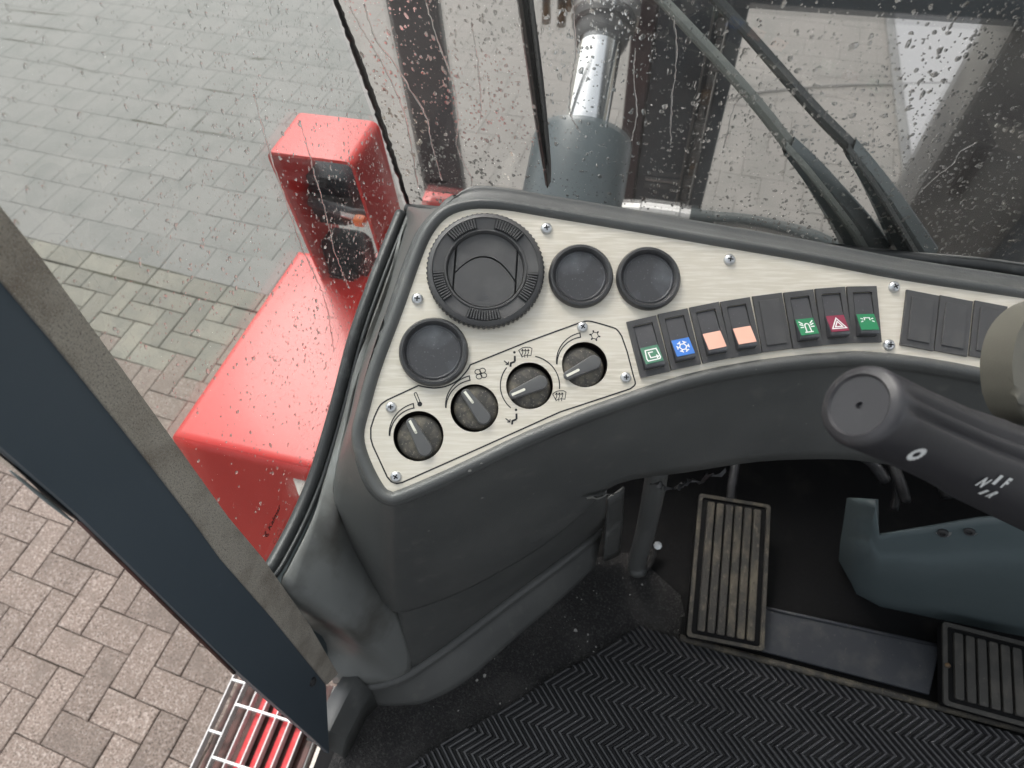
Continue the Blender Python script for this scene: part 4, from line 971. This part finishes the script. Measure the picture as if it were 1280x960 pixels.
# hydraulic fitting and hose
hy = .86
ht = thing('hydraulic_hose', 'hydraulic hose with a bright fitting behind the dashboard edge', 'hose', aty(830, 262, hy))
put('fitting', tube([aty(778, 261, hy), aty(800, 262, hy), aty(802, 262, hy), aty(848, 268, hy), aty(850, 268, hy), aty(862, 270, hy)], [.011, .011, .014, .014, .011, .011], 8), M_['galv'], ht, smooth=30)
put('hose_collar', tube([aty(862, 270, hy), aty(892, 274, hy)], .013, 16), M_['hose'], ht, smooth=40)
put('hose_tube', tube(catmull([aty(890, 273, hy), aty(930, 276, hy), aty(980, 286, hy - .01), aty(1025, 300, hy - .03), aty(1052, 320, hy - .05), aty(1062, 350, hy - .06)], 5), .0115, 14), M_['hose'], ht, smooth=True)
# hoses hanging behind the wiper blade, top
hh_ = thing('hose_bundle', 'rusty hose ends hanging beside the wiper blade at the top', 'hoses', aty(690, 30, 1.2))
for x, e in ((683, 28), (702, 32), (712, 12)):
    put('hose_end', tube([aty(x + 2, -60, 1.2), aty(x, 0, 1.2), aty(x, e, 1.2)], [.008, .008, .009], 8), M_['rusty'], hh_, smooth=True)

# access step below the door: galvanised grating over a brown sheet painted as the shadow below, with red strips
gz = .60
st = thing('access_step', 'galvanised grating step with bright red strips below the door', 'step', (-.75, -.1, gz - .05))
gx0 = at(262, 908, gz)[0]; gx1 = at(424, 925, gz)[0]
gy1 = .12; gy0 = -.45
put('step_shadow_sheet', box(((gx0 + gx1) / 2, (gy0 + gy1) / 2, gz - .045), (gx1 - gx0, gy1 - gy0, .006), .002), M_['brown'], st)
pitch = abs(at(310, 905, gz)[0] - at(291, 905, gz)[0]) * 1.02
nbars = int((gx1 - gx0) / pitch) + 1
for k in range(nbars + 1):
    x_ = gx0 + k * pitch
    if x_ > at(398, 925, gz)[0] + .01: break
    put('bearing_bar', box((x_, (gy0 + gy1) / 2, gz - .012), (.0035, gy1 - gy0, .024), .0008), M_['galv'], st)
    if k < 2: continue
    if k <= 5: put('red_strip', box((x_ + pitch * .64, (gy0 + gy1) / 2, gz - .026), (pitch * .56, gy1 - gy0, .006), .001), M_['redstrip'], st)
cyv = at(300, 882, gz)[1]; cp = abs(at(300, 882, gz)[1] - at(270, 948, gz)[1])
xr = gx0 + pitch * 7
for k in range(-3, 7):
    y_ = cyv - k * cp
    if y_ < gy0 or y_ > gy1: continue
    put('cross_rod', tube([(gx0 + pitch, y_, gz - .003), (min(gx1, xr), y_, gz - .003)], .0036, 6), M_['galv'], st)
    y2 = y_ + cp * .42
    if y2 < gy1: put('cross_rod', tube([(gx0 + .001, y2, gz - .004), (gx0 + pitch, y2, gz - .004)], .0034, 6), M_['galv'], st)
xc_ = at(392, 930, gz)[0]
put('red_edge', box((xc_ - .010, (gy0 + gy1) / 2, gz - .012), (.012, gy1 - gy0, .030), .001), M_['brown'], st)
put('tread_plate', box((xc_ + .11, (gy0 + gy1) / 2, gz - .004), (.20, gy1 - gy0, .008), .001), M_['creamp'], st)

# ================================================================== CAB FLOOR, ROOF AND REAR (the shell around the driver)
cabf = tag(put('cab_floor', prism([(XS - .02, -1.0), (1.25, -1.0), (1.25, .75), (XS - .02, .75)], 1.09, FLOOR, .003), M_['floor']), 'black cab floor', kind='structure')
carp_px = [(408, 965), (452, 872), (480, 870), (600, 800), (745, 690), (800, 640), (835, 700), (840, 790), (800, 812), (500, 985)]
cpp = [at(x, y, FLOOR) for x, y in [(405, 975), (440, 890), (470, 872), (600, 815), (735, 700), (790, 690), (850, 745), (862, 800), (800, 815), (520, 975), (470, 1010)]]
tag(put('carpet', prism([(p[0], p[1]) for p in cpp], FLOOR + .0005, FLOOR + .005, .001), M_['carpet']), 'worn black carpet strip between dashboard skirting and ribbed mat', 'carpet')
ft = thing('floor_mat', 'black rubber floor mat with herringbone ribs', 'floor mat', (.3, .0, FLOOR))
mz = FLOOR + .009
mpoly = [at(x, y, mz) for x, y in [(498, 964), (800, 783), (856, 801), (1000, 842), (1180, 892), (1290, 925), (1420, 965), (1420, 1150), (600, 1150), (400, 1020)]]
mp2 = [(p[0], p[1]) for p in mpoly]
put('mat_base', prism(mp2, FLOOR + .001, mz, .001), M_['matgroove_shade'], ft)
def inpoly(x, y, P):
    c = False; j = len(P) - 1
    for i in range(len(P)):
        if (P[i][1] > y) != (P[j][1] > y) and x < (P[j][0] - P[i][0]) * (y - P[i][1]) / (P[j][1] - P[i][1] + 1e-12) + P[i][0]: c = not c
        j = i
    return c
V_, F_ = [], []
BH, PX_, AM = .0300, .0118, .032
x_lo, x_hi = min(p[0] for p in mp2), max(p[0] for p in mp2); y_lo, y_hi = min(p[1] for p in mp2), max(p[1] for p in mp2)
nb_ = int((y_hi - y_lo) / BH) + 1; nx = int((x_hi - x_lo) / PX_) + 6
for kx in range(-4, nx):
    for ky in range(nb_):
        ya, yb = y_hi - ky * BH, y_hi - (ky + 1) * BH
        xa = x_lo + kx * PX_ + (0 if ky % 2 == 0 else AM); xb = x_lo + kx * PX_ + (AM if ky % 2 == 0 else 0)
        ts = [t / 16 for t in range(17) if inpoly(xa + (xb - xa) * t / 16, ya + (yb - ya) * t / 16 - .0002, mp2)]
        if len(ts) < 2: continue
        xa, xb, ya, yb = xa + (xb - xa) * ts[0], xa + (xb - xa) * ts[-1], ya + (yb - ya) * ts[0], ya + (yb - ya) * ts[-1]
        o = len(V_); hw = .0046
        V_ += [(xa - hw, ya, mz), (xa - hw * .38, ya, mz + .0058), (xa + hw * .38, ya, mz + .0058), (xa + hw, ya, mz), (xb - hw, yb, mz), (xb - hw * .38, yb, mz + .0058), (xb + hw * .38, yb, mz + .0058), (xb + hw, yb, mz)]
        F_ += [[o, o + 1, o + 5, o + 4], [o + 1, o + 2, o + 6, o + 5], [o + 2, o + 3, o + 7, o + 6], [o, o + 3, o + 2, o + 1], [o + 4, o + 5, o + 6, o + 7]]
me = bpy.data.meshes.new('herringbone_rib'); me.from_pydata(V_, [], F_)
tag(put('herringbone_rib', me, M_['mat'], ft), kind='stuff')
# raised frame strip at the front of the mat
fs_ = thing('floor_edge_strip', 'dirty raised strip along the front edge of the ribbed mat', 'edge strip', at(1000, 840, FLOOR))
sa, sb = at(850, 797, 1.165), at(1420, 950, 1.165)
put('strip_rail', tube([sa, sa * .5 + sb * .5, sb], .0055, 8), M_['pad'], fs_, smooth=True)
put('strip_bed', box(((sa[0] + sb[0]) / 2, (sa[1] + sb[1]) / 2 + .022, FLOOR + .004), (np.linalg.norm(sb - sa), .040, .008), .002), M_['floor'], fs_)

# pedals
def pad(corners, z_bot, z_top, th, nr, name_mat, parent, nm='pedal_pad', marg=.10):
    """corners: top-left, top-right, bottom-right, bottom-left in the picture"""
    tl, tr_, br_, bl2 = [at(*c, z) for c, z in zip(corners, (z_top, z_top, z_bot, z_bot))]
    O = (tl + tr_ + br_ + bl2) / 4; ex = (tr_ - tl + br_ - bl2) / 2; ey = (tl - bl2 + tr_ - br_) / 2; nz = np.cross(ex, ey); Mx = frame(O, ex, nz)
    Mi = Mx.inverted(); P = [Mi @ Vector(p) for p in (bl2, br_, tr_, tl)]
    ww, hh2 = np.linalg.norm(ex), np.linalg.norm(ey)
    put(nm, prism(rect(ww, hh2, 0, 0, .006, 3), -th, 0, .002), M_['floor'], parent, Mx, smooth=40)
    put('pad_border', face_with_holes(rect(ww * .985, hh2 * .985, 0, 0, .005), [rect(ww - .014, hh2 - .014, 0, 0, .004)], 0, .0035), name_mat, parent, Mx)
    for k in range(nr):
        xx = -ww / 2 + .014 + (ww - .028) * (k + .5) / nr
        put('tread_rib', prism(rect((ww - .028) / nr * .76, hh2 - .026, xx, 0, .0022, 2), 0, .0055, .0012), name_mat, parent, Mx)
    return Mx, ww, hh2
bp = thing('brake_pedal', 'large dirty ribbed brake pedal left of the steel lever', 'pedal', at(900, 800, FLOOR))
Mb, bw, bh_ = pad([(878, 617), (972, 632), (946, 814), (852, 795)], 1.185, 1.235, .012, 6, M_['pad'], bp)
lz = 1.172
lv = [at(*c, lz) for c in [(938, 756), (1176, 808), (1162, 868), (930, 808)]]
put('pedal_lever', prism([(p[0], p[1]) for p in lv], lz - .006, lz, .002), M_['lever'], bp)
put('lever_lip', tube([lv[0] + [0, 0, .001], lv[1] + [0, 0, .001]], .003, 6), M_['lever'], bp, smooth=True)
put('pedal_arm', tube([Mb @ Vector((0, bh_ * .1, -.012)), Mb @ Vector((0, bh_ * .6, -.03)), Mb @ Vector((.0, bh_ * 1.2, .03))], .008, 8), M_['black'], bp, smooth=True)
ap = thing('accelerator_pedal', 'ribbed pedal at the right edge, right of the steel lever', 'pedal', at(1230, 850, FLOOR))
Ma, aw, ah = pad([(1190, 784), (1302, 806), (1282, 912), (1163, 872)], 1.185, 1.20, .012, 6, M_['pad2'], ap)
put('pad_screw', lathe([(.004, 0), (.0035, .003), (0, .0036)], 10, frame(at(1184, 832, 1.195), (1, 0, 0), (0, 0, 1))), M_['rusty'], ap, smooth=True)

# tube stay
tsx = thing('floor_stay', 'grey green tube standing on the floor left of the brake pedal', 'tube', at(797, 712, FLOOR))
put('stay_tube', tube(catmull([Z(822, 580, 1.50), Z(818, 610, 1.44), Z(808, 660, 1.30), Z(797, 700, 1.19), Z(797, 715, 1.165)], 5), .0150, 18), M_['console'], tsx, smooth=True)
put('stay_elbow', tube(catmull([Z(796, 716, 1.165), Z(808, 708, 1.165), Z(815, 696, 1.17), Z(817, 685, 1.175)], 4), .007, 10), M_['carpet'], tsx, smooth=True)
put('stay_bolt', lathe([(.007, 0), (.007, .004), (0, .005)], 8, frame(Z(822, 682, 1.18), (1, 0, 0), (0, -.3, 1))), M_['chrome'], tsx, smooth=30)

# steering column cover
cv = thing('column_cover', 'green grey steel cover with two bolts behind the pedals', 'cover', (.5, .45, 1.2))
cY = .43
def cvp(x, y, yo=0.0): return aty(x, y, cY + yo)
ctr = [(1100, 625), (1096, 638), (1097, 666), (1160, 656), (1222, 645), (1290, 640), (1420, 628)]
cvg = []
for tx, ty, mx, my, bx_, by_ in [(1062, 622, 1052, 690, 1050, 752), (1098, 624, 1085, 700, 1062, 768), (1099, 667, 1100, 710, 1100, 777), (1160, 657, 1160, 715, 1160, 787), (1222, 646, 1222, 715, 1222, 795), (1290, 640, 1290, 715, 1290, 800), (1420, 628, 1420, 710, 1420, 805)]:
    yo = .065 if tx < 1070 else (.012 if tx < 1099 else 0)
    T_, M__, B__ = cvp(tx, ty, yo), cvp(mx, my, yo - .02), cvp(bx_, by_, yo + .0)
    cvg.append([T_, T_ * .5 + M__ * .5, M__, B__ * .75 + M__ * .25 + [0, -.006, 0], B__, B__ + [0, .03, -.012]])
solid(put('cover_panel', surf(cvg, 1, 4), M_['column'], cv, smooth=50), .004)
for x, y in ((1179, 661), (1212, 659)):
    Mx = frame(cvp(x, y + 2, -.004), (1, 0, 0), (-.35, -1, .35))
    bw_ = put('washer', lathe([(.0092, 0), (.0092, .0020), (.0060, .0022)], 20, Mx), M_['chrome'], cv, smooth=30)
    put('bolt_head', lathe([(.0062, .001), (.0060, .0070), (.0035, .0076), (.0030, .0045), (0, .0045)], 16, Mx), M_['black'], cv, smooth=30)
sc_m = mat('tan_scuff', (.42, .36, .26), .9)
from mathutils.bvhtree import BVHTree
cvo = [o for o in cv.children if o.name.startswith('cover_panel')][0]
bt = BVHTree.FromPolygons([WM[cvo] @ v.co for v in cvo.data.vertices], [tuple(p.vertices) for p in cvo.data.polygons])
def surface_spots(cx_, cy_, sx__, sy__, n, r0_, name, m_, parent, tree):
    bm = bmesh.new()
    for k in range(n):
        h_ = tree.ray_cast(Vector(CAM), Vector(ray(cx_ + rng.normal(0, sx__), cy_ + rng.normal(0, sy__))))
        if h_[0] is None: continue
        nn2 = h_[1] if h_[1].dot(Vector(CAM) - h_[0]) > 0 else -h_[1]
        Mq = frame(h_[0] + nn2 * .0008, (math.cos(k), math.sin(k), .3), nn2); rr2 = r0_ * (.3 + abs(rng.normal(0, .8)))
        b_ = disc(0, 0, rr2, 0, 6)
        for v_ in b_.verts: v_.co.x *= rng.uniform(.6, 1.8); v_.co.y *= rng.uniform(.6, 1.3)
        b_.transform(Mq); add_bm(bm, b_)
    tag(put(name, bm, m_, parent), kind='stuff')
surface_spots(1182, 750, 9, 5, 120, .0016, 'scuff_mark', sc_m, cv, bt)
# cables under the dashboard
cbl = thing('cable_bundle', 'loose black cables hanging under the dashboard by the column', 'cables', Z(1120, 640, 1.3))
for k, P in enumerate([[(1085, 590), (1105, 605), (1120, 625), (1125, 650), (1120, 675)], [(1090, 600), (1110, 600), (1128, 640), (1135, 665)], [(1150, 600), (1165, 615), (1180, 632), (1190, 660)], [(1170, 620), (1186, 628), (1200, 648)], [(1040, 590), (1060, 600), (1090, 615), (1110, 640)]]):
    put('cable', tube(catmull([Z(x, y, 1.36 + .015 * k - .02 * j) + [0, .05, 0] for j, (x, y) in enumerate(P)], 5), .006 + .002 * (k % 3), 10), M_['black'], cbl, smooth=True)

cbo = [o for o in dash.children if o.name.startswith('console_body')][0]
bt2 = BVHTree.FromPolygons([WM[cbo] @ v.co for v in cbo.data.vertices], [tuple(p.vertices) for p in cbo.data.polygons])
dust = mat('pale_dust', (.34, .33, .31), .9)
surface_spots(640, 640, 90, 60, 46, .00055, 'dust_speck', dust, dash, bt2)
surface_spots(1000, 520, 120, 30, 30, .0005, 'dust_speck', dust, dash, bt2)
cpo = [o for o in bpy.data.objects if o.name == 'carpet'][0]
bt3 = BVHTree.FromPolygons([WM[cpo] @ v.co for v in cpo.data.vertices], [tuple(p.vertices) for p in cpo.data.polygons])
surface_spots(700, 790, 110, 60, 90, .0011, 'grit', dust, cpo, bt3)
# selector stalk close to the camera
Sa, Sb = dep(1073, 506, .335), dep(1330, 622, .450)
ax_ = Vector(Sb - Sa).normalized()
viewup = Vector(R[:, 1])
SMx = frame(Sa, viewup - ax_ * viewup.dot(ax_), ax_)
cdir = Vector(R[:, 2]); a_c = math.atan2(cdir.dot(SMx.to_3x3() @ Vector((0, 1, 0))), cdir.dot(SMx.to_3x3() @ Vector((1, 0, 0)))); sg_ = -1 if a_c > 0 else 1
nS = 96; Ls = np.linalg.norm(Sb - Sa)
prof = [(.0, .0192), (.0010, .0216), (.004, .0226), (.02, .0226), (.045, .0228), (.09, .0245), (.13, .0282), (Ls, .0335)]
v, f = [], []
Rx = lambda a, z, r: r
for z, r in prof:
    for k in range(nS):
        a = 2 * math.pi * k / nS
        rr = r
        if z > .012:                                   # shallow flutes along the top
            for ac in (a_c + sg_ * .62, a_c + sg_ * .20):
                dd2 = (a - ac + math.pi) % (2 * math.pi) - math.pi; rr -= .0038 * math.exp(-(dd2 / .11) ** 2)
        v.append((rr * math.cos(a), rr * math.sin(a), z))
for i in range(len(prof) - 1):
    for k in range(nS): f.append([i * nS + k, i * nS + (k + 1) % nS, (i + 1) * nS + (k + 1) % nS, (i + 1) * nS + k][::-1])
sk_ = thing('selector_stalk', 'blurred black column stalk with white direction symbols', 'control stalk', Sb)
put('stalk_body', bm_from(v, f), M_['stalk'], sk_, SMx, smooth=50)
put('end_cap', lathe([(.0194, .0002), (.0170, -.0008), (.0158, .0006), (.0020, .0009), (.0014, .0030), (0, .0030)], 48, Matrix.Rotation(0, 4, 'X')), M_['stalk'], sk_, SMx, smooth=40)
def on_stalk(px, py):
    """where a sight line meets the stalk's round side"""
    d = Vector(ray(px, py)); Mi = SMx.inverted(); o = Mi @ Vector(CAM); dl = Mi.to_3x3() @ d
    t0 = None
    for k in range(200, 1200):
        t = k * .0005; p = o + dl * t
        if p.z < 0: continue
        r = np.interp(p.z, [q[0] for q in prof], [q[1] for q in prof])
        if math.hypot(p.x, p.y) < r: t0 = t; break
    if t0 is None: return None
    p = o + dl * t0; n = Vector((p.x, p.y, 0)).normalized()
    return SMx @ (p + n * .0006), (SMx.to_3x3() @ n)
def stalk_mark(px, py, bm, m_='white', ang=0):
    h = on_stalk(px, py)
    if h is None: bm.free(); return
    Mx = frame(h[0], ax_, h[1]) @ Matrix.Rotation(ang, 4, 'Z'); put('white_symbol', bm, M_[m_], sk_, Mx)
rgm = stroke(arc(0, 0, .0034, 0, 345, 24), .0024, True)
for k in range(16): add_bm(rgm, box((.0048, 0, 0), (.0008, .0011, .0001), 0, Matrix.Rotation(k * math.pi / 8, 4, 'Z')))
stalk_mark(1145, 567, rgm)
def letter(s, size): b_ = text_mesh(s, size, 'CENTER', 0, size * .05); bmesh.ops.translate(b_, vec=(0, -size * .35, 0), verts=b_.verts); return b_
stalk_mark(1229, 602, letter('N', .0095)); stalk_mark(1246, 599, bm_from([(-.0018, -.0034, 0), (.0018, -.0034, 0), (.0018, .0034, 0), (-.0018, .0034, 0)], [[0, 1, 2, 3]]))
stalk_mark(1257, 603, letter('F', .0095)); stalk_mark(1229, 614, bm_from([(-.0018, -.0026, 0), (.0018, -.0026, 0), (.0018, .0026, 0), (-.0018, .0026, 0)], [[0, 1, 2, 3]]))
stalk_mark(1240, 617, letter('R', .0085))

# rounded steering column head at the right edge
hubM = frame(dep(1350, 450, .43), R[:, 0], R[:, 2])
hb_ = thing('steering_column_head', 'olive grey rounded column head cut by the right picture edge', 'column head', dep(1316, 450, .48))
op = [(-.044, -.022), (-.0455, .0), (-.040, .022), (-.026, .038), (-.006, .045), (.03, .047), (.05, .04), (.05, -.04), (.0, -.046), (-.025, -.044), (-.038, -.036)]
op = [tuple(p) for p in catmull([np.array(p) for p in op + op[:1]], 4)[:-1]]
put('head_shell', prism(op, -.03, .0, .012, 6), M_['hub'], hb_, hubM, smooth=50)
put('shell_seam', tube([(-.028, .036, -.004), (-.031, .015, .0002), (-.030, -.01, .0002), (-.024, -.034, -.003)], .0008, 6), M_['black'], hb_, hubM, smooth=True)

# cab shell
shell = thing('cab_shell', 'painted steel cab shell around the driver with an added glass roof window', 'cab shell', (.45, -.9, FLOOR))
put('roof_panel', box((.45, -.72, 2.70), (1.68, .58, .05), .01), M_['headliner'], shell)
put('added_roof_window', box((.45, .01, 2.70), (1.60, .86, .006)), M_['glass'], shell)  # unseen window, added so that sky light reaches the dashboard
put('roof_beam', box((.45, .46, 2.70), (1.68, .05, .05), .01), M_['door'], shell)
put('rear_panel', box((.45, -.98, 1.50), (1.60, .04, .80), .01), M_['headliner'], shell)
put('right_panel', box((1.27, -.1, 1.40), (.04, 1.6, .60), .01), M_['headliner'], shell)
for xx, yy in ((-.33, -.97), (1.25, -.97), (1.25, .45)): put('pillar', box((xx, yy, 2.0), (.06, .06, 1.36), .01), M_['door'], shell)
bulk = put('front_bulkhead', box((.46, .70, 1.30), (1.60, .02, .50), .004), M_['floor'], shell)
